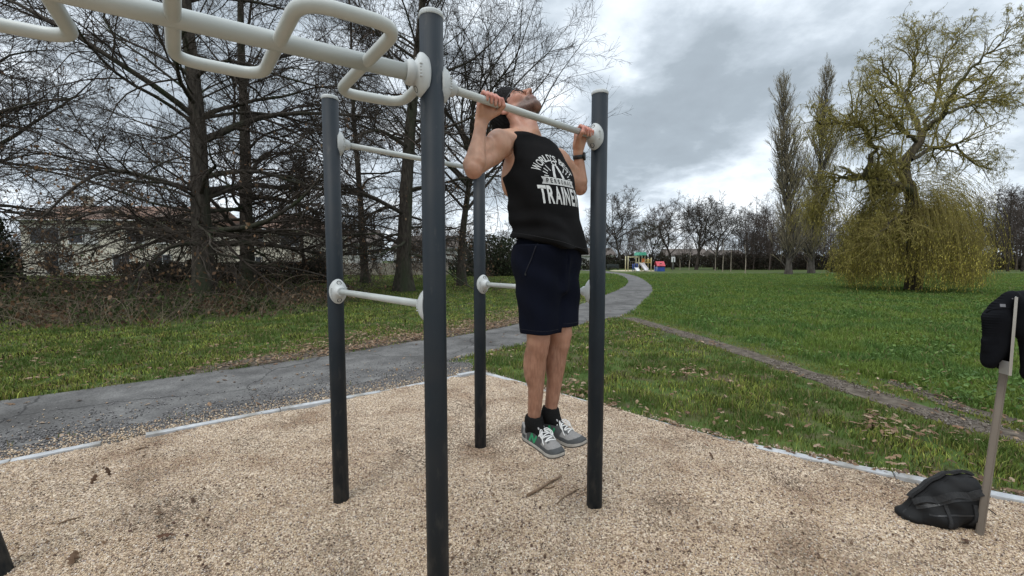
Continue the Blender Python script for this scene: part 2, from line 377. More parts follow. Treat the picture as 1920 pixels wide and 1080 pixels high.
# loose pebbles on the gravel
def scatter(name, TV, T4, T3, pos, rots, scl, cols, mat, smooth=False, **k):
    """many copies of one small template in one mesh; rots (n,3,3), scl (n,) or (n,3)"""
    n = len(pos); m_ = len(TV); scl = np.asarray(scl); scl = scl[:, None] if scl.ndim == 1 else scl
    V = TV[None] * scl[:, None, :]; V = np.einsum('nij,nmj->nmi', rots, V) + pos[:, None, :]
    off = (np.arange(n) * m_)[:, None, None]
    F4 = (np.asarray(T4)[None] + off).reshape(-1, 4) if T4 is not None else None
    F3 = (np.asarray(T3)[None] + off).reshape(-1, 3) if T3 is not None else None
    C = np.repeat(cols, m_, axis=0) if cols is not None else None
    return link(name, mesh_np(name, V.reshape(-1, 3), F4, F3, C, smooth), mat, **k)
def rand_rot(n, tilt=PI):
    az = rng.uniform(0, 2 * PI, n); ax = rng.uniform(-tilt, tilt, n); ay = rng.uniform(-tilt, tilt, n)
    ca, sa, cx_, sx_, cy_, sy_ = np.cos(az), np.sin(az), np.cos(ax), np.sin(ax), np.cos(ay), np.sin(ay); o = np.zeros(n); i = np.ones(n)
    Z = np.stack([ca, -sa, o, sa, ca, o, o, o, i], 1).reshape(n, 3, 3); Xr = np.stack([i, o, o, o, cx_, -sx_, o, sx_, cx_], 1).reshape(n, 3, 3)
    Yr = np.stack([cy_, o, sy_, o, i, o, -sy_, o, cy_], 1).reshape(n, 3, 3)
    return Z @ Xr @ Yr
OCT = np.array([(1, 0, 0), (-1, 0, 0), (0, 1, 0), (0, -1, 0), (0, 0, 1), (0, 0, -1)], float)
OCT3 = [(0, 2, 4), (2, 1, 4), (1, 3, 4), (3, 0, 4), (2, 0, 5), (1, 2, 5), (3, 1, 5), (0, 3, 5)]
def view_points(n, d0, d1, ang=54, p=-.6):
    u = rng.random(n); q = p + 1 + 0; d = (d0 ** (q) + u * (d1 ** q - d0 ** q)) ** (1 / q)
    th = np.arctan(rng.uniform(-math.tan(R(ang)), math.tan(R(ang)), n))
    return d * np.tan(th), d
attr_stone = pmat('stone_bits', (0, 0, 0), (.75, .72, .7), rough=.8, attr=True, scale=90, spec=.3)
x, y = view_points(290000, 1.35, 5.4, 64, -1.2)
k = inpoly(x, y, GRAVEL) & (dpoly(x, y, edge) > .03); x, y = x[k], y[k]; n = len(x)
pal = np.array([(.69, .57, .42), (.60, .47, .322), (.50, .377, .253), (.33, .23, .158), (.13, .095, .075), (.77, .70, .61), (.46, .385, .345)])
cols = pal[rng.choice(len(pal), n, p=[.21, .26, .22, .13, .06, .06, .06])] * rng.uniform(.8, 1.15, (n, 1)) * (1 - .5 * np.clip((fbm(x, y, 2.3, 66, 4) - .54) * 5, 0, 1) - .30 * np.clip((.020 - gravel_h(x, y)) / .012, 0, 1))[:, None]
s = rng.uniform(.0031, .0059, n); sc3 = np.c_[s * 1.25, s * .9, s * .75]
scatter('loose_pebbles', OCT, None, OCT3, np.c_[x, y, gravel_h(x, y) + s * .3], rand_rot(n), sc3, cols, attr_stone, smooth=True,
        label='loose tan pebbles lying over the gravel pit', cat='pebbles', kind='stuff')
# dark stone chips spilling between path and kerb
x, y = view_points(190000, 2.0, 7.0, 62, -.6)
dk = dpoly(x, y, KERB_L); inside = inpoly(x, y, GRAVEL); onpath = inpoly(x, y, PATH); dn = dpoly(x, y, PNEAR)
pr = np.where(onpath, np.exp(-dn / .30) * .9, 1.0); ok = ((~inside) | ((dk < .02) & (rng.random(len(x)) < .4))) & (dk < 1.5) & (x < -.6 + .1 * rng.standard_normal(len(x))) & (y < 6.2) & (rng.random(len(x)) < pr) & (fbm(x, y, 3, 8) + .25 * (~onpath) > .36)
x, y, dk = x[ok], y[ok], dk[ok]; n = len(x)
tan = rng.random(n) < np.clip(1.05 - dk * 1.9, .10, .97)
cols = np.where(tan[:, None], pal[rng.choice(4, n)], np.array([(.13, .125, .125)]) * rng.uniform(.5, 2.4, (n, 1)))
s = rng.uniform(.005, .010, n)
scatter('stone_chips', OCT, None, OCT3, np.c_[x, y, .008 + s * .3], rand_rot(n), np.c_[s * 1.2, s, s * .7], cols, attr_stone, smooth=True,
        label='grey stone chips spread between the path and the kerb', cat='chips', kind='stuff')
chipbed = pmat('chip_bed', (.075, .072, .07), (.19, .18, .17), rough=.95, scale=70, detail=5, bump=.7, bscale=110, bdist=.01, spec=.15, contrast=(.42, .6))
pn = PNEAR[(PNEAR[:, 1] > -.5) & (PNEAR[:, 1] < 6.1)]
kl = resample(KERB_L, len(pn))
pn = np.vstack([pn, [-.62, 6.0]]); kl = np.vstack([kl, kl[-1]])
V, F = ribbon(pn, kl, .0032)
link('chip_verge', mesh_np('chip_verge', V, F), chipbed, label='dark stony verge between the path and the gravel pit kerb', cat='verge', kind='structure')

# kerbs: concrete edging stones, half buried
conc = pmat('kerb_concrete', (.36, .37, .38), (.48, .49, .50), rough=.85, scale=14, detail=7, bump=.3, bscale=120, bdist=.003, col3=(.26, .25, .23), scale3=6)
def kerb_run(line, label, group, skip=()):
    d = np.r_[0, np.cumsum(np.hypot(*np.diff(line, axis=0).T))]; L0 = 1.0; k = 0; s0 = 0.0
    while s0 < d[-1] - .15:
        s1 = min(s0 + L0, d[-1]); a = np.array([np.interp(s0, d, line[:, 0]), np.interp(s0, d, line[:, 1])]); c = np.array([np.interp(s1, d, line[:, 0]), np.interp(s1, d, line[:, 1])])
        mid = (a + c) / 2; ln = np.linalg.norm(c - a) - .006; ang = math.atan2(c[1] - a[1], c[0] - a[0])
        if not any(abs(mid[0] - q) < .001 for q in skip) and mid[1] > .9:
            mb = MB(); mb.box((0, 0, -.03), (ln, .075, .142), bev=.008)
            for v in mb.bm.verts:
                v.co.z += .004 * math.sin(v.co.x * 9 + k)
            o = mb.build('kerb_stone', conc); o.location = (mid[0], mid[1], ((.006 if line[0][0] < -4 else -.005 + .008 * math.sin(k * 2.3 + 1)) if 'verge' in label else np.interp(k, [0, 1, 2, 3, 4], [-.012, -.026, -.022, -.013, -.006])) + .005 * math.sin(k * 2.1)); o.rotation_euler = (0, R(.5) * math.sin(k * 1.7), ang + R(.6) * math.cos(k * 3))
            tag(o, label, 'kerb', group)
        s0 = s1; k += 1
kerb_run(np.array([(-5.2, 1.65), (-3.31, 3.25)]), 'pale concrete edging stone beside the stone chip verge', 'kerb stones along the path side')
kerb_run(np.array([(-3.08, 3.39), (-2.45, 3.87), (-1.24, 4.76), (-.46, 5.39)]), 'pale concrete edging stone beside the stone chip verge', 'kerb stones along the path side')
kerb_run(np.array([(-.38, 5.38), (.53, 4.5), (1.8, 3.3), (2.84, 2.62), (3.3, 2.35), (4.6, 1.6)]), 'pale concrete edging stone between gravel and leafy grass', 'kerb stones along the grass side')

x, y = view_points(80000, 1.6, 6.2, 62, -.5); dkk = np.minimum(dpoly(x, y, KERB_R), dpoly(x, y, KERB_L)); ok = (dkk < .10) & (rng.random(len(x)) < .25 + .75 * (fbm(x, y, 3.2, 14, 2) > .5)); x, y = x[ok], y[ok]; n = len(x)
x2, y2 = x + rng.normal(0, .02, n), y + rng.normal(0, .02, n); s = rng.uniform(.004, .008, n); cols = pal[rng.integers(0, 7, n)] * rng.uniform(.6, 1.05, (n, 1))
top_ = np.where(dpoly(x2, y2, edge) < .036, np.where(x2 > -.4, np.interp(y2, [2.4, 3.0, 3.6, 4.2, 5.3], [.062, .054, .044, .040, .052]), .064), .016)
scatter('stray_pebbles', OCT, None, OCT3, np.c_[x2, y2, top_ + s * .3], rand_rot(n), np.c_[s * 1.2, s, s * .7], cols, attr_stone, smooth=True, label='stray pebbles and grit lying on and along the kerb stones', cat='pebbles', kind='stuff')
x, y = view_points(150000, 3.0, 12, 60, -.4); tr_ = np.minimum(dpoly(x, y, TRAIL), dpoly(x, y, RUT) + .12); ok = (tr_ < .24) & (fbm(x, y, 2.4, 18, 3) > .40); x, y = x[ok], y[ok]; n = len(x); s = rng.uniform(.004, .013, n)
scatter('trail_grit', OCT, None, OCT3, np.c_[x, y, .006 + s * .25], rand_rot(n), np.c_[s * 1.2, s, s * .6], np.array([(.10, .085, .07), (.17, .15, .13), (.26, .23, .20), (.075, .06, .045)])[rng.integers(0, 4, n)] * rng.uniform(.7, 1.2, (n, 1)), attr_stone, smooth=True, label='small stones and clods trodden into the dirt trail', cat='grit', kind='stuff')
# ------------------------------------------------------------------ exercise station
U = np.array([.737, .676]); U /= np.linalg.norm(U); Wv = np.array([-U[1], U[0]])
PN = np.array([-.31, 1.655]); PR = PN + U * 1.09; PL = PN + Wv * 1.10; PB = PL + U * 1.09
TOPZ, BARZ, LOWZ, BEAMZ = 2.445, 2.187, 1.317, 2.205
navy = pmat('anthracite_paint', (.0095, .0150, .0205), (.0135, .0195, .0255), rough=.55, scale=5, detail=6, rvar=.10, spec=.28, bump=.04, bscale=300, bdist=.001, col3=(.019, .022, .026), scale3=3.3)
nt = navy.node_tree; N = nt.nodes; L = nt.links; bs = N['Principled BSDF']; old = bs.inputs['Base Color'].links[0].from_socket
tq = N.new('ShaderNodeTexCoord'); sq = N.new('ShaderNodeSeparateXYZ'); L.new(tq.outputs['Object'], sq.inputs['Vector'])
zq = N.new('ShaderNodeMapRange'); zq.inputs['From Min'].default_value = .75; zq.inputs['From Max'].default_value = .0; L.new(sq.outputs['Z'], zq.inputs['Value'])
mpq = N.new('ShaderNodeMapping'); mpq.inputs['Scale'].default_value = (1, 1, .35); L.new(tq.outputs['Object'], mpq.inputs['Vector'])
nq = N.new('ShaderNodeTexNoise'); nq.inputs['Scale'].default_value = 22; nq.inputs['Detail'].default_value = 7; nq.inputs['Roughness'].default_value = .65; L.new(mpq.outputs['Vector'], nq.inputs['Vector'])
aq = N.new('ShaderNodeMath'); aq.operation = 'MULTIPLY_ADD'; aq.inputs[1].default_value = .17; L.new(zq.outputs['Result'], aq.inputs[0]); L.new(nq.outputs['Fac'], aq.inputs[2])
rq = N.new('ShaderNodeMapRange'); rq.inputs['From Min'].default_value = .60; rq.inputs['From Max'].default_value = .78; rq.inputs['To Max'].default_value = .55; L.new(aq.outputs[0], rq.inputs['Value'])
xq = N.new('ShaderNodeMix'); xq.data_type = 'RGBA'; L.new(rq.outputs['Result'], xq.inputs['Factor']); L.new(old, xq.inputs['A']); xq.inputs['B'].default_value = (.075, .072, .066, 1); L.new(xq.outputs['Result'], bs.inputs['Base Color'])
white = pmat('grey_white_paint', (.42, .445, .425), (.48, .50, .475), rough=.38, scale=7, detail=6, rvar=.08, spec=.45, bump=.03, bscale=250, bdist=.001)
nylon = pmat('pale_nylon', (.44, .46, .455), (.50, .52, .515), rough=.55, scale=20, spec=.4)
boltm = pmat('bolt_black', (.012, .014, .014), (.03, .03, .03), rough=.5, scale=60)
steel = pmat('stainless_steel', (.42, .39, .35), (.52, .49, .45), rough=.38, metal=.85, scale=30, stretch=(1, 1, .05), rvar=.08)
station = empty('pull_up_station', (PN[0], PN[1], 0), label='outdoor pull-up station of dark posts and pale bars standing on gravel', cat='exercise frame')
base = Vector((PN[0], PN[1], 0))
def lp(p): return Vector(p) - base
def post(p, name='post', lean=None):
    mb = MB(); r = .0455
    a = Vector((p[0], p[1], -.3)); b_ = Vector((p[0], p[1], TOPZ - .02))
    if lean is not None: b_ = Vector((lean[0], lean[1], TOPZ - .02)); d = (b_ - a).normalized(); a = Vector((p[0], p[1], 0)) - d * .3
    mb.tube([lp(a), lp(a + (b_ - a) * .5), lp(b_)], r, 32)
    o = mb.build(name, navy, station)
    c = MB(); d = (b_ - a).normalized(); q = d.to_track_quat('Z', 'Y').to_matrix().to_4x4(); M = Matrix.Translation(lp(b_)) @ q
    c.lathe([(.0445, -.004), (.0468, .001), (.0468, .011), (.0445, .018), (.030, .023), (.0, .025)][:5], M, 32)
    for k in range(28):
        an = 2 * PI * k / 28; c.box(M @ Vector((.0470 * math.cos(an), .0470 * math.sin(an), .006)), (.002, .004, .010), q @ Matrix.Rotation(an, 4, 'Z'))
    c.build('post_cap', nylon, o)
    rv = MB(); an = math.atan2(-p[1], -p[0]) - .9
    M2 = Matrix.Translation(lp(b_)) @ q @ Matrix.Rotation(an, 4, 'Z') @ Matrix.Translation((.0454, 0, -.016)) @ Matrix.Rotation(PI / 2, 4, 'Y')
    rv.lathe([(.005, -.002), (.005, .001), (.003, .0025)], M2, 10); rv.build('rivet', nylon, o)
    # soil-splash ring where the post meets the gravel is left to the pebbles
    return o
for p in (PN, PR, PL, PB): post(p)
q0 = G(14, 1085); post((q0[0] - .02, q0[1]), lean=(q0[0] - .62, q0[1] - .06))
def clamp(p, dr, z, big=1.0, sock=.024):
    """domed two-bolt flange on post p facing direction dr"""
    d = Vector((dr[0], dr[1], 0)).normalized()
    M = Matrix.Translation(lp((p[0], p[1], z))) @ Matrix(((0, -d.y, d.x, 0), (0, d.x, d.y, 0), (1, 0, 0, 0), (0, 0, 0, 1)))   # local z -> d, local x -> up, local y -> side
    mb = MB()
    prof = [(.072, .030), (.074, .042), (.073, .050), (.066, .056), (.052, .064), (.036, .072), (sock + .008, .080), (sock + .005, .098), (sock + .001, .104)]
    rings = []; n = 40
    for i, (r, h) in enumerate(prof):
        t = i / (len(prof) - 1); ell = 1.0 if i > 5 else .62 + .38 * max(0, (i - 2) / 4)
        ring = []
        for k in range(n):
            a = 2 * PI * k / n; hh = h
            if i < 3: hh = h - .016 * abs(math.sin(a)) ** 2 * ell       # saddle round the post
            ring.append(mb.bm.verts.new(M @ Vector((r * big * math.cos(a), r * big * ell * math.sin(a), hh))))
        rings.append(ring)
    for i in range(len(rings) - 1):
        for k in range(n):
            f = mb.bm.faces.new((rings[i][k], rings[i][(k + 1) % n], rings[i + 1][(k + 1) % n], rings[i + 1][k])); f.smooth = True
    mb.bm.faces.new(rings[0][::-1]); mb.bm.faces.new(rings[-1])
    for s_ in (-1, 1):
        for j in range(5):
            xx = (-.020 + .010 * j) * big
            mb.box(M @ Vector((xx, s_ * .036 * big, .0585)), (.0050, .024, .0095), M.to_3x3().to_4x4(), bev=.0012)
    o = mb.build('clamp', nylon, station)
    for s_ in (-1, 1):
        bb = MB(); M3 = M @ Matrix.Translation((s_ * .049 * big, 0, .060)) @ Matrix.Rotation(s_ * .45, 4, 'Y')
        bb.lathe([(.0130, -.006), (.0142, .004), (.0125, .0055), (.0060, .0025)], M3, 16); bb.build('bolt', boltm, o)
        ww = MB(); ww.lathe([(.0045, .002), (.0045, .0060), (.003, .0064)], M3, 6); ww.build('bolt_head', steel, o)
def bar(p, q, z, r, mat=white):
    d = Vector((q[0] - p[0], q[1] - p[1], 0)).normalized(); a = Vector((p[0], p[1], z)) + d * .09; b_ = Vector((q[0], q[1], z)) - d * .09
    MB().tube([lp(a), lp(a + (b_ - a) * .5), lp(b_)], r, 20).build('bar', mat, station)
for p, q, z in ((PN, PR, BARZ), (PL, PB, BARZ), (PN, PL, LOWZ), (PR, PB, LOWZ)):
    bar(p, q, z, .0165); clamp(p, q - p, z); clamp(q, p - q, z)
# monkey-bar beam and its snaking hand rail
bd = G(250, 15, BEAMZ)[:2] - PN; bd /= np.linalg.norm(bd)
clamp(PN, bd, BEAMZ, 1.12, .034)
e0 = PN + bd * .09; e1 = PN + bd * 2.35
MB().tube([lp((*e0, BEAMZ)), lp((*(.5 * (e0 + e1)), BEAMZ)), lp((*e1, BEAMZ))], .0295, 24).build('beam', white, station)
side = np.array([-bd[1], bd[0]])
def rl(s, t): 
    p = PN + bd * s + side * t; return (p[0], p[1], BEAMZ - .004)
rp_ = [rl(.02, -.05), rl(.03, -.31), rl(.295, -.32), rl(.205, .29), rl(.475, .29), rl(.565, -.305), rl(.83, -.305), rl(.745, .29), rl(1.02, .29), rl(1.075, -.305), rl(1.36, -.305), rl(1.28, .29), rl(1.55, .29), rl(1.6, -.305), rl(1.9, -.305), rl(1.82, .29), rl(2.1, .29), rl(2.15, 0)]
MB().tube([lp(p) for p in fillet(rp_, .085, 6)], .0205, 16).build('hand_rail', white, station)
# ------------------------------------------------------------------ signed-distance modelling for the figure
class SDF:
    def __init__(s, lo, hi, h):
        s.lo = np.array(lo, np.float32); s.h = h; s.n = np.ceil((np.array(hi) - lo) / h).astype(int) + 1
        s.D = np.full(s.n, .08, np.float32)
        s.ax = [s.lo[i] + h * np.arange(s.n[i], dtype=np.float32) for i in range(3)]
    def _sub(s, lo, hi):
        a = np.maximum(np.floor((np.array(lo) - s.lo) / s.h).astype(int), 0); b = np.minimum(np.ceil((np.array(hi) - s.lo) / s.h).astype(int) + 1, s.n)
        return tuple(slice(int(i), int(j)) for i, j in zip(a, b))
    def _pts(s, sl): return s.ax[0][sl[0]][:, None, None], s.ax[1][sl[1]][None, :, None], s.ax[2][sl[2]][None, None, :]
    def apply(s, fn, lo, hi, k, op):
        sl = s._sub(np.array(lo) - .03 - k, np.array(hi) + .03 + k)
        if any(q.stop <= q.start for q in sl): return
        X, Y, Z = s._pts(sl); d = fn(X, Y, Z).astype(np.float32); A = s.D[sl]
        if op == 'u':
            h = np.maximum(k - np.abs(A - d), 0) / k; s.D[sl] = np.minimum(A, d) - h * h * k * .25
        else:
            d = -d if op == 's' else d
            h = np.maximum(k - np.abs(A - d), 0) / k; s.D[sl] = np.maximum(A, d) + h * h * k * .25
    def cap(s, a, b, ra, rb=None, k=.012, op='u'):
        rb = ra if rb is None else rb; a = np.array(a, np.float32); b = np.array(b, np.float32); ab = b - a; L2 = float(ab @ ab) + 1e-9
        def fn(X, Y, Z):
            t = np.clip(((X - a[0]) * ab[0] + (Y - a[1]) * ab[1] + (Z - a[2]) * ab[2]) / L2, 0, 1)
            return np.sqrt((X - a[0] - t * ab[0]) ** 2 + (Y - a[1] - t * ab[1]) ** 2 + (Z - a[2] - t * ab[2]) ** 2) - (ra + (rb - ra) * t)
        m = max(ra, rb); s.apply(fn, np.minimum(a, b) - m, np.maximum(a, b) + m, k, op)
    def ell(s, c, r, rot=None, k=.015, op='u'):
        c = np.array(c, np.float32); r = np.array(r, np.float32); M = np.eye(3) if rot is None else np.array(rot); ext = np.sqrt(((M * r) ** 2).sum(1))
        def fn(X, Y, Z):
            x, y, z = X - c[0], Y - c[1], Z - c[2]
            q = [(M[0, i] * x + M[1, i] * y + M[2, i] * z) / r[i] for i in range(3)]
            k0 = np.sqrt(q[0] ** 2 + q[1] ** 2 + q[2] ** 2); k1 = np.sqrt((q[0] / r[0]) ** 2 + (q[1] / r[1]) ** 2 + (q[2] / r[2]) ** 2) + 1e-6
            return k0 * (k0 - 1) / k1
        s.apply(fn, c - ext, c + ext, k, op)
    def mesh(s, smooth=0):
        D = s.D; n = s.n; S = D < 0
        cnt = sum(S[i:n[0] - 1 + i, j:n[1] - 1 + j, k:n[2] - 1 + k].astype(np.int8) for i in (0, 1) for j in (0, 1) for k in (0, 1))
        ijk = np.argwhere((cnt > 0) & (cnt < 8)); idx = np.full(n - 1, -1, np.int32); idx[tuple(ijk.T)] = np.arange(len(ijk))
        corner = {}
        for i in (0, 1):
            for j in (0, 1):
                for k in (0, 1): corner[i, j, k] = D[ijk[:, 0] + i, ijk[:, 1] + j, ijk[:, 2] + k]
        acc = np.zeros((len(ijk), 3)); num = np.zeros(len(ijk))
        for a in corner:
            for ax in range(3):
                if a[ax] == 0:
                    b = list(a); b[ax] = 1; da, db = corner[a], corner[tuple(b)]; m = (da < 0) != (db < 0); t = np.where(m, da / (da - db + 1e-12), 0)
                    p = np.tile(np.array(a, float), (len(ijk), 1)); p[:, ax] = t; acc += p * m[:, None]; num += m
        V = (ijk + acc / num[:, None]) * s.h + s.lo
        Fs = []
        for ax in range(3):
            sa = [slice(None)] * 3; sb = [slice(None)] * 3; sa[ax] = slice(0, -1); sb[ax] = slice(1, None)
            e = np.argwhere(S[tuple(sa)] != S[tuple(sb)]); o1, o2 = (ax + 1) % 3, (ax + 2) % 3
            e = e[(e[:, o1] > 0) & (e[:, o2] > 0) & (e[:, o1] < n[o1] - 1) & (e[:, o2] < n[o2] - 1)]
            def cell(d1, d2):
                q = e.copy(); q[:, o1] -= d1; q[:, o2] -= d2; return idx[tuple(q.T)]
            F = np.stack([cell(1, 1), cell(0, 1), cell(0, 0), cell(1, 0)], 1); ins = S[tuple(e.T)]; F[~ins] = F[~ins][:, ::-1]; Fs.append(F)
        F = np.concatenate(Fs); F = F[(F >= 0).all(1)]
        for _ in range(smooth):
            A = np.zeros_like(V); c = np.zeros(len(V))
            for i in range(4):
                np.add.at(A, F[:, i], V[F[:, (i + 1) % 4]]); np.add.at(c, F[:, i], 1)
                np.add.at(A, F[:, i], V[F[:, (i - 1) % 4]]); np.add.at(c, F[:, i], 1)
            V = .5 * V + .5 * A / np.maximum(c, 1)[:, None]
        return V, F
class Frame:
    """add primitives given in a local frame"""
    def __init__(s, sdf, o, M, f=1.0): s.s, s.o, s.M, s.f = sdf, np.array(o, float), np.array(M), f
    def p(s, q): return s.o + s.M @ (np.array(q, float) * s.f)
    def cap(s, a, b, ra, rb=None, **k): s.s.cap(s.p(a), s.p(b), ra * s.f, (ra if rb is None else rb) * s.f, **k)
    def ell(s, c, r, rot=None, **k): s.s.ell(s.p(c), np.array(r) * s.f, s.M @ (np.eye(3) if rot is None else rot), **k)

# ------------------------------------------------------------------ the man
FD = np.array([U[1], -U[0]]); MC = PN + U * 1.09 * .575
MANROT = math.atan2(FD[1], FD[0])
man = empty('person', (MC[0], MC[1], 0), MANROT, label='man in black tank top and navy shorts in mid pull-up, head tipped back', cat='person')
HH = .0038
B_ = SDF((-.40, -.52, .52), (.34, .52, 2.50), HH)
# torso (mostly under clothes)
SHR, SHL = np.array((-.085, -.195, 2.050)), np.array((-.085, .165, 2.035))
B_.ell((.030, 0, 1.50), (.105, .155, .12)); B_.ell((.012, 0, 1.62), (.095, .135, .14), k=.05)
B_.ell((-.020, 0, 1.78), (.110, .150, .17), k=.05); B_.ell((-.045, 0, 1.92), (.105, .165, .13), k=.05)
B_.cap((-.10, -.10, 2.06), (-.10, .10, 2.06), .060, k=.05)
for s_, sh in ((-1, SHR), (1, SHL)):
    B_.cap((-.13, s_ * .05, 2.12), sh + np.array((-.01, -s_ * .02, .03)), .042, .045, k=.04)      # trapezius and collarbone
    B_.cap((-.04, s_ * .03, 2.075), sh + np.array((.03, -s_ * .03, .02)), .022, .025, k=.03)
    B_.ell((-.080, s_ * .130, 1.92), (.060, .046, .11), rotm(0, R(14), 0), k=.04)                        # latissimus
    B_.ell((-.005, s_ * .085, 1.955), (.050, .080, .055), rotm(0, R(-25), 0), k=.03)                      # pectoral
# arms
ELR, ELL = np.array((-.030, -.405, 1.898)), np.array((-.070, .385, 1.915))
WRR, WRL = np.array((-.058, -.335, 2.128)), np.array((-.048, .333, 2.122))
def arm(sh, el, wr, s_):
    ua = (el - sh) / np.linalg.norm(el - sh); fa = (wr - el) / np.linalg.norm(wr - el)
    B_.ell(sh + ua * .035 + np.array((.004, 0, .012)), (.064, .064, .070), k=.02)                          # deltoid
    B_.ell(sh + ua * .075 + np.array((.02, s_ * .005, .018)), (.040, .040, .052), k=.02)
    B_.cap(sh, el, .044, .034, k=.015)
    up = np.cross(np.cross(ua, fa), ua); up /= np.linalg.norm(up)
    B_.cap(sh + ua * .105 + up * .034, sh + ua * .19 + up * .028, .043, .030, k=.008)                       # biceps
    B_.cap(sh + ua * .09 - up * .022, sh + ua * .22 - up * .014, .037, .026, k=.025)                       # triceps
    B_.ell(el - up * .004 - fa * .006, (.036, .036, .036), k=.02)
    B_.cap(el, wr, .0365, .0245, k=.008)
    B_.cap(el + fa * .03 + np.array((.014, -s_ * .006, 0)), el + fa * .13 + np.array((.006, 0, 0)), .035, .025, k=.009)
    B_.cap(el + fa * .02 + np.array((-.012, s_ * .012, 0)), el + fa * .12 + np.array((-.004, s_ * .004, 0)), .033, .022, k=.009)
    for q in (-1, 1): B_.cap(wr - fa * .03 + np.array((0, q * .010, 0)), wr + fa * .015 + np.array((0, q * .012, 0)), .019, .018, k=.012)
arm(SHR, ELR, WRR, -1); arm(SHL, ELL, WRL, 1)
# hands closed round the bar (bar axis = y, at x=0, z=BARZ)
def hand(yc, wr, s_):
    """s_ = -1 right hand, 1 left hand; thumb lies towards the head"""
    th = -s_; bz = BARZ
    P = lambda x, y, z: (x, yc + th * y, bz + z)
    for y0 in (-.026, -.008, .010, .028):                                       # metacarpals, wrist to knuckles behind the bar
        B_.cap(wr + np.array((0, th * y0 * .55, .006)), P(-.033, y0 * 1.12, .012), .0165, .0135, k=.012)
    B_.ell(P(-.036, .0, -.022), (.018, .036, .036), k=.012)
    B_.cap(wr + np.array((.012, th * .012, .0)), P(-.022, .030, -.018), .017, .015, k=.012)        # ball of the thumb
    B_.cap(wr + np.array((.010, -th * .018, .0)), P(-.024, -.030, -.012), .015, .013, k=.012)      # heel of the hand
    for i, (y0, r, ln) in enumerate(((.0335, .0088, 1.0), (.0115, .0092, 1.06), (-.0108, .0089, 1.0), (-.0325, .0078, .86))):
        a = P(-.033, y0, .014); b_ = P(-.004 * ln, y0 * 1.02, .0345 * (.9 + .1 * ln)); c = P(.0265, y0 * 1.02 - .001, .013 + .004 * (1 - ln)); d = P(.0245, y0 * 1.0 - .002, -.006 - .010 * (ln - .86) / .2)
        B_.cap(a, b_, r * 1.12, r * 1.05, k=.004); B_.cap(b_, c, r * 1.04, r * .96, k=.003); B_.cap(c, d, r * .96, r * .82, k=.003)
        B_.ell(b_, (r * 1.15,) * 3, k=.003)
    t0 = wr + np.array((.012, th * .020, .010)); t1 = P(-.004, .050, -.030); t2 = P(.026, .0545, -.010); t3 = P(.026, .047, .016)
    B_.cap(t0, t1, .0165, .0130, k=.010); B_.cap(t1, t2, .0120, .0105, k=.004); B_.cap(t2, t3, .0105, .0085, k=.003)
hand(-.335, WRR, -1); hand(.333, WRL, 1)
# legs
def leg(hip, kn, an, toe, s_):
    B_.cap(hip, kn + np.array((0, 0, .05)), .082, .056, k=.03)
    B_.ell(kn + np.array((.004, 0, .008)), (.052, .050, .062), k=.03); B_.ell(kn + np.array((.036, 0, .006)), (.022, .027, .032), k=.02)   # knee cap
    B_.ell(kn + np.array((.030, 0, -.050)), (.020, .022, .028), k=.02)
    d = an - kn
    B_.cap(kn + d * .05, an, .047, .031, k=.03)
    B_.ell(kn + d * .30 + np.array((-.022, s_ * .018, 0)), (.041, .036, .100), k=.03); B_.ell(kn + d * .27 + np.array((-.024, -s_ * .018, 0)), (.040, .034, .105), k=.03)   # calf heads
    B_.cap(kn + d * .12 + np.array((.022, s_ * .004, 0)), kn + d * .8 + np.array((.012, 0, 0)), .026, .020, k=.02)   # shin
    for q in (-1, 1): B_.ell(an + np.array((-.004, q * .026, -.01)), (.017, .014, .020), k=.015)
    B_.cap(an + np.array((-.030, 0, 0)), an + np.array((-.034, 0, -.066)), .020, .024, k=.02)
    f = (toe - an); f[2] = 0; f /= np.linalg.norm(f)
    B_.cap(an + np.array((.0, 0, -.03)), an + f * .085 + np.array((0, 0, -.072)), .030, .018, k=.02); B_.cap(an + f * .08 + np.array((0, 0, -.080)), an + f * .15 + np.array((0, 0, -.088)), .018, .012, k=.01)
HPR, HPL = np.array((.030, -.088, 1.47)), np.array((.040, .088, 1.47))
KNR, KNL = np.array((.040, -.070, 1.112)), np.array((.062, .068, 1.128))
ANR, ANL = np.array((-.004, -.052, .690)), np.array((.014, .050, .708))
TOR, TOL = np.array((.215, -.070, .60)), np.array((.225, .072, .61))
leg(HPR, KNR, ANR, TOR, -1); leg(HPL, KNL, ANL, TOL, 1)
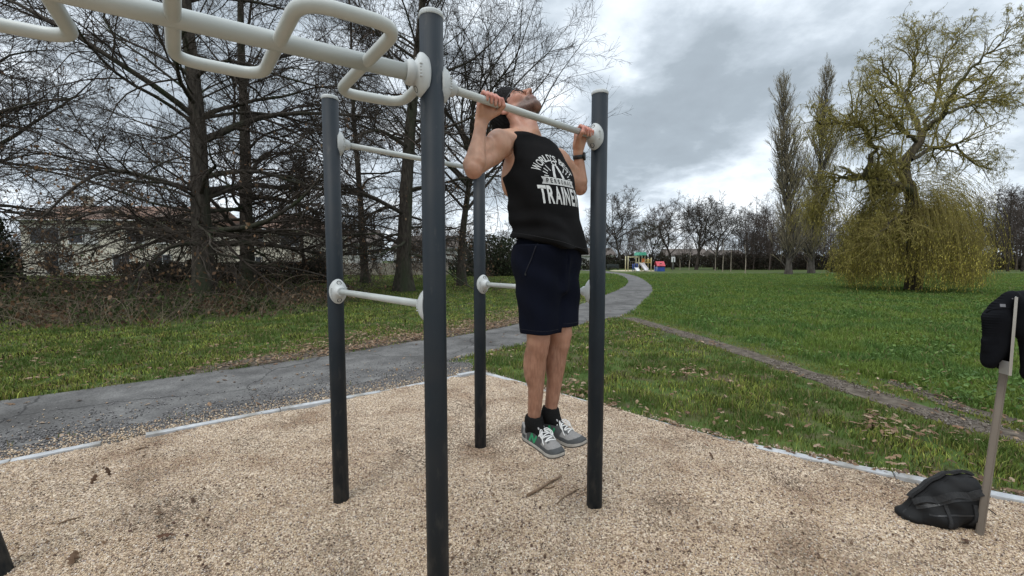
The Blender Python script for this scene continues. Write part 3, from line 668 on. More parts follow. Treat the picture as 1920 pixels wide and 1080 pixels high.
# neck and head (head frame: x = face, y = his left, z = crown; tipped back 60 degrees)
HO = np.array((-.202, .0, 2.271)); HM = rotm(0, 0, R(9)) @ rotm(0, R(-58), 0); HS = 1.06; HF = Frame(B_, HO, HM, HS)
B_.cap((-.125, 0, 2.08), HO + np.array((.03, 0, -.035)), .064, .058, k=.03)
for s_ in (-1, 1):
    B_.cap((-.045, s_ * .022, 2.098), HF.p((-.012, s_ * .058, -.030)), .017, .020, k=.025)               # neck strap muscle
B_.cap((-.062, .0, 2.135), HF.p((.028, 0, -.085)), .030, .026, k=.03); HF.ell((.026, 0, -.128), (.013, .012, .016), k=.018)                # throat
HF.ell((-.008, 0, .046), (.100, .077, .088)); HF.ell((.022, 0, -.022), (.072, .062, .082), k=.03)
for s_ in (-1, 1):
    HF.cap((-.002, s_ * .056, -.038), (.068, s_ * .020, -.100), .020, .017, k=.025)                        # jaw line
    HF.cap((.084, s_ * .036, .026), (.093, s_ * .008, .030), .012, .012, k=.012)                            # brow
    HF.ell((.064, s_ * .044, -.018), (.024, .022, .020), k=.02)                                               # cheekbone
    HF.ell((.100, s_ * .032, .008), (.016, .019, .011), k=.010, op='s')                                      # eye socket
    HF.ell((.0775, s_ * .032, .008), (.0135, .0150, .0125), k=.004)                                          # closed lid
    HF.ell((.104, s_ * .0135, -.038), (.010, .0085, .008), k=.006)                                           # nostril wing
HF.cap((.090, 0, .020), (.1185, 0, -.030), .0090, .0115, k=.010); HF.ell((.119, 0, -.034), (.0120, .0110, .0100), k=.006)
for s_ in (-1, 1): HF.ell((.112, s_ * .0068, -.0475), (.0058, .0038, .0055), k=.002, op='s')
HF.ell((.076, 0, -.104), (.020, .026, .018), k=.02); HF.ell((.086, 0, -.066), (.018, .032, .024), k=.02)
HF.ell((.1005, 0, -.0635), (.0085, .0225, .0052), k=.005); HF.ell((.0985, 0, -.0755), (.0085, .0200, .0060), k=.005)
HF.ell((.112, 0, -.0695), (.010, .021, .0016), k=.002, op='s')
for s_ in (-1, 1):                                                                                              # ears
    er = rotm(0, R(12), 0) @ rotm(0, 0, s_ * R(-22))
    HF.ell((-.010, s_ * .085, .004), (.022, .0085, .035), er, k=.006)
    HF.ell((-.004, s_ * .0945, .008), (.0125, .0080, .021), er, k=.003, op='s')
    HF.ell((-.004, s_ * .080, -.026), (.010, .007, .010), k=.006)
V, F = B_.mesh(smooth=1)
# skin tone by region: stubble, lips, brows, reddened knuckles and elbows, hairier shins
q = (V - HO) @ HM / HS; base_ = np.array((.51, .287, .190)); Cc = np.tile(base_, (len(V), 1))
def mixc(w, c): 
    global Cc
    w = np.clip(w, 0, 1)[:, None]; Cc = Cc * (1 - w) + np.array(c) * w
def g3(c, r): return np.exp(-(((q - np.array(c)) / np.array(r)) ** 2).sum(1))
headm = (np.linalg.norm(q - np.array((.01, 0, -.01)), axis=1) < .16)
face = headm * (q[:, 0] > .0)
nk = np.clip((V[:, 2] - 2.125) / .05, 0, 1) * (np.abs(V[:, 1]) < .14) * (V[:, 0] < .09)
mixc(nk * .8, (.40, .195, .135))
st = headm * (q[:, 0] > -.012) * np.clip((-.036 + .25 * np.maximum(.03 - q[:, 0], 0) - q[:, 2]) / .02, 0, 1) * np.clip((q[:, 2] + .135) / .02, 0, 1) * np.clip((q[:, 0] + .008) / .02, 0, 1)
mixc(st * (.76 + .20 * rng.random(len(V))), (.055, .031, .023))
side_ = face * np.exp(-((q[:, 0] - .012) / .016) ** 2) * np.clip((q[:, 2] + .06) / .02, 0, 1) * np.clip((.03 - q[:, 2]) / .02, 0, 1) * (np.abs(q[:, 1]) > .05)
mixc(side_ * .7, (.06, .04, .035))
mixc(face * (g3((.10, 0, -.069), (.014, .022, .010))) * .9, (.36, .14, .11))
mixc(face * (g3((.112, 0, -.0695), (.02, .024, .0022))) * .9, (.10, .03, .025))
mixc(headm * g3((.05, -.05, -.01), (.05, .04, .025)) * .35 + headm * g3((.05, .05, -.01), (.05, .04, .025)) * .35, (.50, .20, .145))
for s_ in (-1, 1):
    mixc(headm * g3((.092, s_ * .034, .030), (.016, .022, .0050)) * .85, (.035, .024, .02)); mixc(headm * g3((.092, s_ * .032, .004), (.014, .017, .0026)) * .8, (.04, .026, .022))
    mixc(headm * g3((-.01, s_ * .088, .004), (.03, .02, .04)) * .6, (.46, .17, .125)); mixc(headm * g3((-.003, s_ * .084, .006), (.010, .008, .015)) * .7, (.16, .06, .045))
hz = np.exp(-((V[:, 2] - 2.205) / .035) ** 2) * (np.abs(np.abs(V[:, 1]) - .335) < .08); mixc(hz * .8, (.47, .17, .135))
for el in (ELR, ELL): mixc(np.exp(-(np.linalg.norm(V - el + np.array((0, 0, .03)), axis=1) / .04) ** 2) * .4, (.46, .19, .14))
lg = np.clip((1.16 - V[:, 2]) / .1, 0, 1); nz = fbm(V[:, 0] * 1 + V[:, 1] * 2, V[:, 2] * .35, 95, 3, 3)
mixc(lg * (.52 + .6 * (nz - .35)), (.19, .085, .055))
for kn in (KNR, KNL): mixc(np.exp(-(np.linalg.norm(V - kn - np.array((.04, 0, 0)), axis=1) / .05) ** 2) * .3, (.42, .20, .15))
fa_ = np.clip((2.10 - V[:, 2]) / .05, 0, 1) * (V[:, 2] > 1.88) * (np.abs(V[:, 1]) > .30); mixc(fa_ * .22 * fbm(V[:, 1], V[:, 2] * .5, 120, 6, 2), (.16, .09, .06))
skin = pmat('skin', (0, 0, 0), (.86, .82, .80), attr=True, rough=.48, scale=28, detail=6, sss=.12, bump=.12, bscale=220, bdist=.002, spec=.42)
body = link('body', mesh_np('body', V, F, colors=Cc, smooth=True), skin, man)
# hair: short dark crop
H_ = SDF(HO - .17, HO + .17, .0032); HFh = Frame(H_, HO, HM, HS)
HFh.ell((-.012, 0, .048), (.1075, .0835, .0945)); HFh.ell((-.055, 0, -.010), (.058, .068, .075), k=.03); HFh.ell((.045, 0, .105), (.045, .055, .030), rotm(0, R(25), 0), k=.03)
HFh.ell((.134, 0, -.030), (.092, .15, .084), k=.010, op='s')            # face
for s_ in (-1, 1):
    HFh.ell((.060, s_ * .09, -.052), (.056, .05, .080), k=.010, op='s'); HFh.ell((-.010, s_ * .088, -.006), (.024, .030, .036), k=.008, op='s')
HFh.ell((-.03, 0, -.125), (.12, .12, .060), k=.01, op='s')
Vh, Fh = H_.mesh(smooth=1); Vh += ((fbm(Vh[:, 0] * 1 + Vh[:, 2], Vh[:, 1] + Vh[:, 2] * .5, 160, 2, 3) - .5) * .010)[:, None] * ((Vh - HO) / np.linalg.norm(Vh - HO, axis=1)[:, None])
hairm = pmat('dark_hair', (.0032, .0027, .0024), (.0075, .006, .0055), rough=.7, scale=140, stretch=(1, 1, .3), bump=.6, bscale=260, bdist=.004, spec=.12)
link('hair', mesh_np('hair', Vh, Fh, smooth=True), hairm, body)
# glasses
gfr = pmat('black_plastic', (.006, .006, .007), (.012, .012, .012), rough=.3)
gl = MB(); hp = lambda *p: Vector(HF.p(p))
for s_ in (-1, 1):
    pts = [hp(.1015 - .010 * (abs(math.cos(a)) if math.cos(a) * s_ * s_ > 0 else 0) , s_ * (.0335 + .0265 * math.copysign(abs(math.cos(a)) ** .7, math.cos(a))), .008 + .0185 * math.copysign(abs(math.sin(a)) ** .7, math.sin(a))) for a in np.linspace(0, 2 * PI, 25)]
    gl.tube(pts, .0030, 6); gl.tube([hp(.0915, s_ * .060, .016), hp(.045, s_ * .077, .016), hp(-.004, s_ * .080, .022), hp(-.020, s_ * .079, .004)], .0029, 6)
gl.tube([hp(.1025, -.0075, .013), hp(.106, 0, .015), hp(.1025, .0075, .013)], .0020, 6)
glo = gl.build('glasses', gfr, body)
lens = bpy.data.materials.new('lens_glass'); lens.use_nodes = True
bb = lens.node_tree.nodes['Principled BSDF']; bb.inputs['Transmission Weight'].default_value = 1; bb.inputs['Roughness'].default_value = .02; bb.inputs['IOR'].default_value = 1.05; bb.inputs['Base Color'].default_value = (.97, .98, .98, 1)
for s_ in (-1, 1):
    lb = MB(); poly = [(s_ * (.0335 + .0255 * math.copysign(abs(math.cos(a)) ** .7, math.cos(a))), .008 + .0175 * math.copysign(abs(math.sin(a)) ** .7, math.sin(a))) for a in np.linspace(0, 2 * PI, 24, endpoint=False)]
    M4 = Matrix.Translation(Vector(HO)) @ Matrix(HM.tolist()).to_4x4() @ Matrix.Scale(HS, 4) @ Matrix(((0, 0, 1, 0), (1, 0, 0, 0), (0, 1, 0, 0), (0, 0, 0, 1)))
    lb.prism(poly, .0975, .0985, M4); lb.build('lens', lens, glo)

# ------------------------------------------------------------------ clothes
cloth_bk = pmat('black_jersey', (.0046, .0044, .0046), (.0080, .0076, .0078), rough=.95, scale=6, detail=6, bump=.25, bscale=700, bdist=.0015, spec=.12)
navycl = pmat('navy_cotton', (.0026, .0038, .0095), (.0042, .0056, .0130), rough=.95, scale=7, detail=6, bump=.3, bscale=600, bdist=.0015, spec=.12)
SHZ = [2.16, 2.10, 2.04, 1.97, 1.89, 1.80, 1.70, 1.62, 1.50]
SCX = [-.105, -.085, -.068, -.050, -.024, .000, .016, .030, .046]
SA = [.050, .078, .105, .128, .142, .146, .146, .156, .176]
SB = [.135, .165, .185, .195, .196, .189, .178, .180, .196]
S_ = SDF((-.30, -.28, 1.44), (.30, .28, 2.22), .004)
def shirt_fn(gr=0.0):
    def fn(X, Y, Z):
        zs = np.array(SHZ[::-1]); zc = np.clip(Z, zs[0], zs[-1])
        cx_ = np.interp(zc, zs, SCX[::-1]); a = np.interp(zc, zs, SA[::-1]) + gr; b_ = np.interp(zc, zs, SB[::-1]) + gr
        yaw = .0
        x = X - cx_; 
        # folds: drawn up over the hips at his right side, hanging free in front
        az = np.arctan2(Y / b_, x / a)
        low = np.clip((1.78 - Z) / .16, 0, 1)
        f = .0085 * low * np.sin(az * 5 + Z * 10 + .6) + .0085 * low * np.sin(Z * 74 + 5.0 * np.sin(az) + .8 * np.sin(az * 3)) * np.clip(.50 - np.cos(az - 1.2), 0, 1) + .0065 * np.clip((Z - 1.66) / .1, 0, 1) * np.sin(Z * 30 + Y * 26 + x * 20) * np.clip(1 - np.cos(az), 0, 1) * np.clip((2.0 - Z) / .1, 0, 1)
        f = f + .005 * np.sin(Z * 22 - Y * 30 + 1.2) * np.clip((2.05 - Z) / .1, 0, 1) * np.clip((Z - 1.84) / .08, 0, 1) * np.clip((np.abs(Y) - .07) / .06, 0, 1)
        e = 2.35
        rr = (np.abs(x / a) ** e + np.abs(Y / b_) ** e) ** (1 / e)
        return (rr - 1) * np.minimum(a, b_) - f
    return fn
S_.apply(shirt_fn(), (-.3, -.28, 1.44), (.3, .28, 2.22), .001, 'u')
# hem: rides up on his right and back, hangs low in front on his left
def hem(X, Y, Z): return (1.572 - .16 * (X - .04) - .14 * Y + .006 * np.sin(Y * 34) + .005 * np.sin(X * 40)) - Z
S_.apply(hem, (-.3, -.28, 1.44), (.3, .28, 1.7), .006, 'i')
def topcut(X, Y, Z): return Z - (2.142 - .16 * np.abs(Y) - .30 * np.maximum(X + .06, 0))
S_.apply(topcut, (-.3, -.28, 1.98), (.3, .28, 2.22), .02, 'i')
# neckline and armholes
S_.ell((-.095, 0, 2.165), (.088, .080, .062), rotm(0, R(24), 0), k=.008, op='s')
for s_, sh in ((-1, SHR), (1, SHL)):
    S_.ell(sh + np.array((-.010 if s_ < 0 else -.035, s_ * (.025 if s_ < 0 else .045), -.028)), (.115 if s_ < 0 else .105, .070, .135), rotm(s_ * R(-8), R(10), 0), k=.010, op='s')
Vs, Fs = S_.mesh(smooth=2)
shirt = link('tank_top', mesh_np('tank_top', Vs, Fs, smooth=True), cloth_bk, man)
# shorts
T_ = SDF((-.24, -.27, 1.08), (.30, .27, 1.70), .0042)
def leg_tube(a, b_, ra, rb, sx=1.0):
    def fn(X, Y, Z):
        t = np.clip((a[2] - Z) / (a[2] - b_[2]), 0, 1.2); r = ra + (rb - ra) * t; x = X - a[0] - (b_[0] - a[0]) * t; y = Y - a[1] - (b_[1] - a[1]) * t
        az = np.arctan2(y, x); f = .0070 * t * np.sin(az * 4 + Z * 9) + .0055 * np.sin(Z * 38 + az * 2 + 3 * Y) * np.clip(1.1 - t, 0, 1)
        return np.sqrt((x / sx) ** 2 + y * y) - r - f
    return fn
T_.apply(leg_tube((.034, -.078, 1.50), (.046, -.066, 1.15), .106, .085, 1.10), (-.24, -.27, 1.08), (.3, .06, 1.52), .02, 'u')
T_.apply(leg_tube((.036, .078, 1.50), (.062, .062, 1.15), .106, .084, 1.10), (-.24, -.06, 1.08), (.3, .27, 1.52), .02, 'u')
T_.ell((.026, 0, 1.55), (.132, .170, .16), k=.04); T_.ell((-.030, 0, 1.48), (.100, .155, .13), k=.03)
T_.cap((.15, 0, 1.50), (.145, 0, 1.36), .012, .010, k=.05)
def hem2(X, Y, Z): return (1.160 + .012 * np.sign(Y) + .02 * (X - .05)) - Z
T_.apply(hem2, (-.3, -.28, 1.08), (.3, .28, 1.22), .004, 'i')
def wst(X, Y, Z): return Z - 1.66
T_.apply(wst, (-.3, -.28, 1.6), (.3, .28, 1.72), .004, 'i')
# fly seam and side pocket as grooves
T_.cap((.168, .0, 1.56), (.165, .0, 1.38), .006, k=.008, op='s')
Vt, Ft = T_.mesh(smooth=1)
shorts = link('shorts', mesh_np('shorts', Vt, Ft, smooth=True), navycl, man)
bv_sh = BVHTree.FromPolygons([Vector(v) for v in Vt], Ft.tolist()); bv_ts = BVHTree.FromPolygons([Vector(v) for v in Vs], Fs.tolist())
def on(bv, o, d, off=.002):
    h = bv.ray_cast(Vector(o), Vector(d).normalized(), 2)
    return None if h[0] is None else h[0] + h[1] * off
pk = [on(bv_sh, (.6 * math.cos(a) + .03, .6 * math.sin(a), z), (-math.cos(a), -math.sin(a), 0), .0015) for a, z in zip(np.linspace(-1.05, -1.38, 14), np.linspace(1.585, 1.44, 14))]
mb = MB(); mb.tube([p for p in pk if p], .0028, 6); mb.build('pocket_seam', pmat('navy_seam', (.004, .005, .012), rough=.9), shorts)
mb = MB(); zp = on(bv_sh, (.6 * math.cos(-1.38) + .03, .6 * math.sin(-1.38), 1.437), (-math.cos(-1.38), -math.sin(-1.38), 0), .001); mb.box(zp, (.006, .006, .014), bev=.002); mb.build('zip_pull', boltm, shorts)
mb = MB()
for s_, cxx, cy_ in ((-1, .046, -.066), (1, .061, .062)):
    ring = []
    for a in np.linspace(0, 2 * PI, 40):
        z0 = 1.182 + .012 * s_; p = on(bv_sh, (cxx + .3 * math.cos(a), cy_ + .3 * math.sin(a), z0), (-math.cos(a), -math.sin(a), 0), .0004)
        if p and (p.y * s_ > .004): ring.append(p)
    if len(ring) > 3: mb.tube(ring, .0011, 5)
mb.build('hem_stitch', pmat('navy_seam', (.004, .005, .012)), shorts)
# white print on the chest
printm = pmat('white_print', (.34, .34, .33), (.54, .54, .52), rough=.7, scale=40, detail=6, contrast=(.3, .5))
darkm = pmat('print_gap', (.012, .012, .013), rough=.85)
PRN = MB(); PRD = MB()
def drop(bm, ob_off, mb):
    """lay a flat bmesh (x = across, y = up) on the shirt front"""
    bmesh.ops.triangulate(bm, faces=bm.faces)
    for _ in range(3):
        long_ = [e for e in bm.edges if e.calc_length() > .016]
        if not long_: break
        bmesh.ops.subdivide_edges(bm, edges=long_, cuts=1); bmesh.ops.triangulate(bm, faces=[f for f in bm.faces if len(f.verts) > 3])
    bad = []
    for v in bm.verts:
        p = on(bv_ts, (.6, v.co.x, v.co.y), (-1, 0, 0), ob_off)
        if p is None: bad.append(v)
        else: v.co = p
    if bad: bmesh.ops.delete(bm, geom=bad, context='VERTS')
    mb.merge(bm)
def glyph(ch, bold=.0):
    cu = bpy.data.curves.new('glyph', 'FONT'); cu.body = ch; cu.size = 1; cu.offset = bold; cu.resolution_u = 4
    o = bpy.data.objects.new('glyph', cu); COL.objects.link(o); dg = bpy.context.evaluated_depsgraph_get(); me = o.evaluated_get(dg).to_mesh(); bm = bmesh.new(); bm.from_mesh(me)
    o.evaluated_get(dg).to_mesh_clear(); bpy.data.objects.remove(o); bpy.data.curves.remove(cu)
    bmesh.ops.remove_doubles(bm, verts=bm.verts, dist=1e-4)
    xs = [v.co.x for v in bm.verts]; ys = [v.co.y for v in bm.verts]
    return bm, min(xs), max(xs), min(ys), max(ys)
def put(ch, cx_, cy_, w_, h_, rot=0.0, mb=None, off=.0014, bold=.02, flat=True):
    bm, x0, x1, y0, y1 = glyph(ch, bold); c, s = math.cos(rot), math.sin(rot)
    if ch == "'": w_, h_ , cy2 = w_ * .3, h_ * .34, h_ * .33
    else: cy2 = 0
    for v in bm.verts:
        x = ((v.co.x - x0) / (x1 - x0) - .5) * w_; y = ((v.co.y - y0) / (y1 - y0) - .5) * h_ + cy2
        v.co = Vector((cx_ + x * c - y * s, cy_ + x * s + y * c, 0))
    drop(bm, off, mb)
def shape(poly, mb, off):
    bm = bmesh.new(); bm.faces.new([bm.verts.new((p[0], p[1], 0)) for p in poly]); drop(bm, off, mb)
def stroke(pts, w_, mb=None, off=.0014, taper=1.0):
    pts = [np.array(p, float) for p in pts]
    for i, (a, b_) in enumerate(zip(pts[:-1], pts[1:])):
        d = (b_ - a) / np.linalg.norm(b_ - a); n = np.array((-d[1], d[0])) * w_ / 2; w2 = n * taper
        shape([a - n - d * .001, b_ - w2 + d * .001, b_ + w2 + d * .001, a + n - d * .001], mb or PRN, off)
PX0, PZ0 = -.014, 1.866
# the arched top line: letters on a circle
txt = "WORLD'S BEST"; adv = [1.35, 1.05, 1.0, .85, 1.0, .45, .95, .55, 1.0, .9, .95, .9]; tot = sum(adv); span = 2.36; run = 0
for ch, ad in zip(txt, adv):
    a = PI / 2 + span / 2 - (run + ad / 2) / tot * span; run += ad
    if ch == ' ': continue
    rad = .120; put(ch, PX0 + rad * math.cos(a) * 1.04, PZ0 + rad * math.sin(a), .0245 * (1.3 if ch == 'W' else 1), .034, a - PI / 2, PRN, bold=.012)
# banner with its word cut out dark
shape([(PX0 - .105, PZ0 - .017), (PX0 + .105, PZ0 - .017), (PX0 + .097, PZ0), (PX0 + .105, PZ0 + .017), (PX0 - .105, PZ0 + .017), (PX0 - .097, PZ0)], PRN, .0014)
for i, ch in enumerate('PERSONAL'): put(ch, PX0 - .077 + i * .022, PZ0, .0135, .0215, 0, PRD, .0030, .022)
for ch, cx_, w_ in zip('TRAINER', (-.118, -.078, -.034, .000, .032, .077, .119), (.038, .036, .042, .0135, .036, .030, .036)): put(ch, PX0 + cx_ * .93, PZ0 - .066, w_ * .93, .084, 0, PRN, bold=.03)
# two raised forearms joined under a ring, with rays
for s_ in (-1, 1):
    stroke([(PX0 + s_ * .030, PZ0 + .019), (PX0 + s_ * .023, PZ0 + .050), (PX0 + s_ * .012, PZ0 + .078)], .017, taper=.75)
    stroke([(PX0 + s_ * .017, PZ0 + .076), (PX0 + s_ * .004, PZ0 + .087)], .009)
    for a in (.42, .62, .86): stroke([(PX0 + s_ * .105 * math.cos(a * 1.0) * (.62 if a > .8 else .72), PZ0 + .012 + .105 * math.sin(a) * (.62 if a > .8 else .72) - .01), (PX0 + s_ * .105 * math.cos(a) * .92, PZ0 + .012 + .105 * math.sin(a) * .92 - .01)], .0045)
    stroke([(PX0 + s_ * .066, PZ0 + .022), (PX0 + s_ * .088, PZ0 + .023)], .004)
stroke([(PX0 + .014 * math.cos(a), PZ0 + .094 + .010 * math.sin(a)) for a in np.linspace(0, 2 * PI, 15)], .005)
PRN.build('chest_print', printm, shirt); PRD.build('banner_word', darkm, shirt)
# hems of the tank top: ribbed edge stitch
mb = MB(); ring = []
for a in np.linspace(0, 2 * PI, 60):
    dx, dy = math.cos(a), math.sin(a); z0 = 1.572 - .16 * (.17 * dx) - .14 * (.2 * dy) + .022
    p = on(bv_ts, (.04 + .5 * dx, .5 * dy, z0), (-dx, -dy, 0), .0002)
    if p: ring.append(p)
mb.tube(ring, .0010, 5); mb.build('hem_stitch', darkm, shirt)
# watch on the left wrist
fa = (WRL - ELL) / np.linalg.norm(WRL - ELL); wc = WRL - fa * .050
wq = Vector(fa).to_track_quat('Z', 'Y').to_matrix().to_4x4(); WM = Matrix.Translation(Vector(wc)) @ wq
mb = MB(); mb.lathe([(.0295, -.0115), (.0315, -.010), (.0315, .010), (.0295, .0115)], WM, 28, 1.0, 1.0); wt = mb.build('watch', gfr, body)
out = Vector((.50, .35, -.1)); out = (out - Vector(fa) * out.dot(Vector(fa))).normalized()
WQ = Matrix.Translation(Vector(wc) + out * .030) @ out.to_track_quat('Z', 'Y').to_matrix().to_4x4()
mb = MB(); mb.lathe([(.021, -.004), (.0225, -.001), (.0225, .006), (.0195, .009), (.0185, .0082)], WQ, 28); mb.build('watch_case', gfr, wt)
# socks
sock = pmat('black_knit', (.006, .006, .006), (.012, .012, .012), rough=.95, scale=200, stretch=(1, 1, 4), bump=.5, bscale=400, bdist=.002, spec=.15)
for kn, an, toe in ((KNR, ANR, TOR), (KNL, ANL, TOL)):
    d = (an - kn) / np.linalg.norm(an - kn); K = SDF(an - .16, an + .16, .0036); f = toe - an; f[2] = 0; f /= np.linalg.norm(f)
    K.cap(an - d * .10, an, .0395, .0365); K.cap(an, an + np.array((-.028, 0, -.06)), .034, .028, k=.03); K.cap(an, an + f * .07 + np.array((0, 0, -.06)), .037, .024, k=.03)
    top = an - d * (.036 if kn is KNL else .030); K.apply(lambda X, Y, Z: -((X - top[0]) * d[0] + (Y - top[1]) * d[1] + (Z - top[2]) * d[2]) + .001 * np.sin(np.arctan2(Y - an[1], X - an[0]) * 8), an - .16, an + .16, .006, 'i')
    v_, f_ = K.mesh(1); link('sock', mesh_np('sock', v_, f_, smooth=True), sock, body)
# running shoes
sole_m = pmat('shoe_sole', (.30, .28, .25), (.42, .40, .36), rough=.7, scale=30); foam_m = pmat('shoe_outsole', (.05, .045, .04), (.09, .075, .06), rough=.8, scale=40)
mesh_g = pmat('shoe_light_mesh', (.27, .265, .26), (.40, .39, .38), rough=.9, scale=260, bump=.5, bscale=500, bdist=.002); suede = pmat('shoe_grey_suede', (.075, .078, .078), (.11, .112, .11), rough=.95, scale=30, bump=.3, bscale=400, bdist=.002)
green = pmat('shoe_green', (.012, .22, .085), (.02, .28, .12), rough=.6, scale=60); lace_m = pmat('shoe_lace', (.66, .66, .64), (.76, .76, .74), rough=.85, scale=200)
cuff_m = pmat('shoe_cuff', (.34, .33, .32), (.44, .43, .42), rough=.9, scale=120)
def make_shoe(an, toe, mirror):
    """shoe in its own frame: x heel to toe, y left, z up, origin under the ankle at ground-contact level"""
    f = toe - an; yaw = math.atan2(f[1], f[0]); pit = R(4)
    sh = bpy.data.objects.new('shoe', None)
    hl = SDF((-.10, -.07, -.03), (.24, .07, .16), .003)
    def plan(x):     # half width and centre line of the last
        xs_ = [-.085, -.07, -.045, .0, .05, .10, .145, .18, .205, .218]; w_ = [.010, .026, .033, .034, .036, .043, .048, .044, .033, .014]; c_ = [0, 0, 0, .001, .003, .005, .003, -.002, -.006, -.009]
        return np.interp(x, xs_, w_), np.interp(x, xs_, c_)
    def upper(X, Y, Z):
        w_, c_ = plan(X); top = np.interp(X, [-.09, -.06, -.03, .03, .075, .12, .165, .20, .225], [.078, .088, .080, .088, .084, .066, .058, .052, .044]); bot = .012 + .022 * np.clip((X - .15) / .07, 0, 1) ** 2
        y = (Y - c_) / np.maximum(w_, .004); zc = np.clip((Z - bot) / np.maximum(top - bot, .01), 0, 1.4)
        prof = np.sqrt(np.clip(1 - (np.clip(zc, 0, 1)) ** 2.6, 0, 1)) * .86 + .14
        return np.maximum(np.maximum((np.abs(y) - prof) * w_ * .8, X - .2125), np.maximum(Z - top, bot - Z))
    hl.apply(upper, (-.1, -.07, -.03), (.24, .07, .16), .006, 'u')
    hl.ell((-.012, 0, .105), (.046, .027, .055), rotm(0, R(-12), 0), k=.006, op='s')
    v_, f_ = hl.mesh(2)
    # colour the panels: suede foxing, pale mesh toe box and collar
    t = Matrix.Translation(Vector(an) + Vector((0, 0, -.112))) @ Matrix.Rotation(yaw, 4, 'Z') @ Matrix.Rotation(pit, 4, 'Y')
    w_, c_ = plan(v_[:, 0]); X, Z = v_[:, 0], v_[:, 2]
    foxing = (Z < .036 + .020 * np.clip((X - .15) / .04, 0, 1)) & ((X > .085) | (X < -.03)); foxing |= (X > .188)
    sad = (X > -.022 - .25 * (Z - .03)) & (X < .088 + .35 * (Z - .03)); collar = (Z > .066) & (X < .0); eyest = (X > .04) & (X < .135) & (Z > .050) & (np.abs(v_[:, 1] - c_) > .016) & (np.abs(v_[:, 1] - c_) < .030)
    light = np.array((.235, .228, .22)); dark = np.array((.060, .063, .064)); Cs = np.tile(light, (len(v_), 1)); Cs[foxing | sad | eyest] = dark; Cs[collar & ~sad] = (.40, .39, .38); Cs[(X < -.06) & (Z < .06)] = (.10, .10, .10)
    um = pmat('shoe_upper', (0, 0, 0), (.82, .82, .82), attr=True, rough=.9, scale=120, bump=.4, bscale=450, bdist=.0015)
    up_o = link('upper', mesh_np('upper', v_, f_, colors=Cs, smooth=True), um)
    so_ = MB(); xs_ = np.linspace(-.088, .2165, 40); ol = []
    for x in xs_:
        a, c = plan(np.array([x])); ol.append((x, c[0] + a[0] + .0012))
    for x in xs_[::-1]:
        a, c = plan(np.array([x])); ol.append((x, c[0] - a[0] - .0012))
    def slab(mb, z0, z1, gr=0.0):
        rings = []
        for zz_ in (z0, z1):
            rings.append([mb.bm.verts.new((x, y, zz_ + .026 * max(0, (x - .13) / .09) ** 1.8 + .006 * max(0, (-.05 - x) / .04))) for x, y in ol])
        n = len(ol); mb.bm.faces.new(rings[0][::-1]); mb.bm.faces.new(rings[1])
        for i in range(n): mb.bm.faces.new((rings[0][i], rings[0][(i + 1) % n], rings[1][(i + 1) % n], rings[1][i]))
    slab(so_, .003, .0160); so = so_.build('midsole', sole_m); ou = MB(); slab(ou, -.004, .0026); oo = ou.build('outsole', foam_m)
    tn = SDF((.0, -.04, .06), (.11, .04, .16), .003); tn.ell((.046, 0, .104), (.0085, .0235, .036), rotm(0, R(-38), 0)); vt_, ft_ = tn.mesh(1); to = link('tongue', mesh_np('tongue', vt_, ft_, smooth=True), cuff_m)
    bvu = BVHTree.FromPolygons([Vector(p) for p in v_], f_.tolist()); lc = MB()
    for i, x in enumerate(np.linspace(.062, .125, 6)):
        pl = []
        for yy in np.linspace(-.026, .026, 7):
            h = bvu.ray_cast(Vector((x + (.006 if i % 2 else -.003) * yy / .026, yy, .2)), Vector((0, 0, -1)), 1)
            if h[0]: pl.append(h[0] + h[1] * .002)
        if len(pl) > 2: lc.tube(pl, .0030, 6)
    for s_ in (-1, 1):     # bow loops
        o0 = Vector((.062, 0, .092)); lc.tube(fillet([o0, o0 + Vector((.006, s_ * .022, .012)), o0 + Vector((.030, s_ * .043, -.006)), o0 + Vector((.042, s_ * .036, -.026)), o0 + Vector((.020, s_ * .020, -.004)), o0], .012, 4), .0026, 6)
        lc.tube(fillet([o0, o0 + Vector((.020, s_ * .026, .004)), o0 + Vector((.048, s_ * .040, -.030)), o0 + Vector((.060, s_ * .042, -.044))], .01, 4), .0025, 6)
    lo = lc.build('laces', lace_m)
    # the green letter N on the side
    bvl = bvu; no = []
    for s_ in (-1, 1):
        nb = MB()
        for a, b_ in (((.004, .024), (.014, .060)), ((.014, .060), (.038, .026)), ((.038, .026), (.050, .060))):
            a, b_ = np.array(a), np.array(b_); d = (b_ - a) / np.linalg.norm(b_ - a); n_2 = np.array((-d[1], d[0])) * .0062
            ring = []
            for p in (a - n_2 - d * .003, b_ - n_2 + d * .003, b_ + n_2 + d * .003, a + n_2 - d * .003):
                h = bvl.ray_cast(Vector((p[0], s_ * .2, p[1])), Vector((0, -s_, 0)), 1)
                if h[0]: ring.append(h[0] + Vector((0, s_ * .0022, 0)))
            if len(ring) == 4: nb.bm.faces.new([nb.bm.verts.new(p) for p in ring])
        no.append(nb.build('letter_patch', green))
    for o in (up_o, so, oo, to, lo, *no): o.parent = sh
    COL.objects.link(sh); sh.matrix_basis = t @ Matrix.Diagonal((.95, mirror * .97, .97, 1)); sh.parent = man
    return sh
make_shoe(ANR, TOR, 1); make_shoe(ANL, TOL, -1)
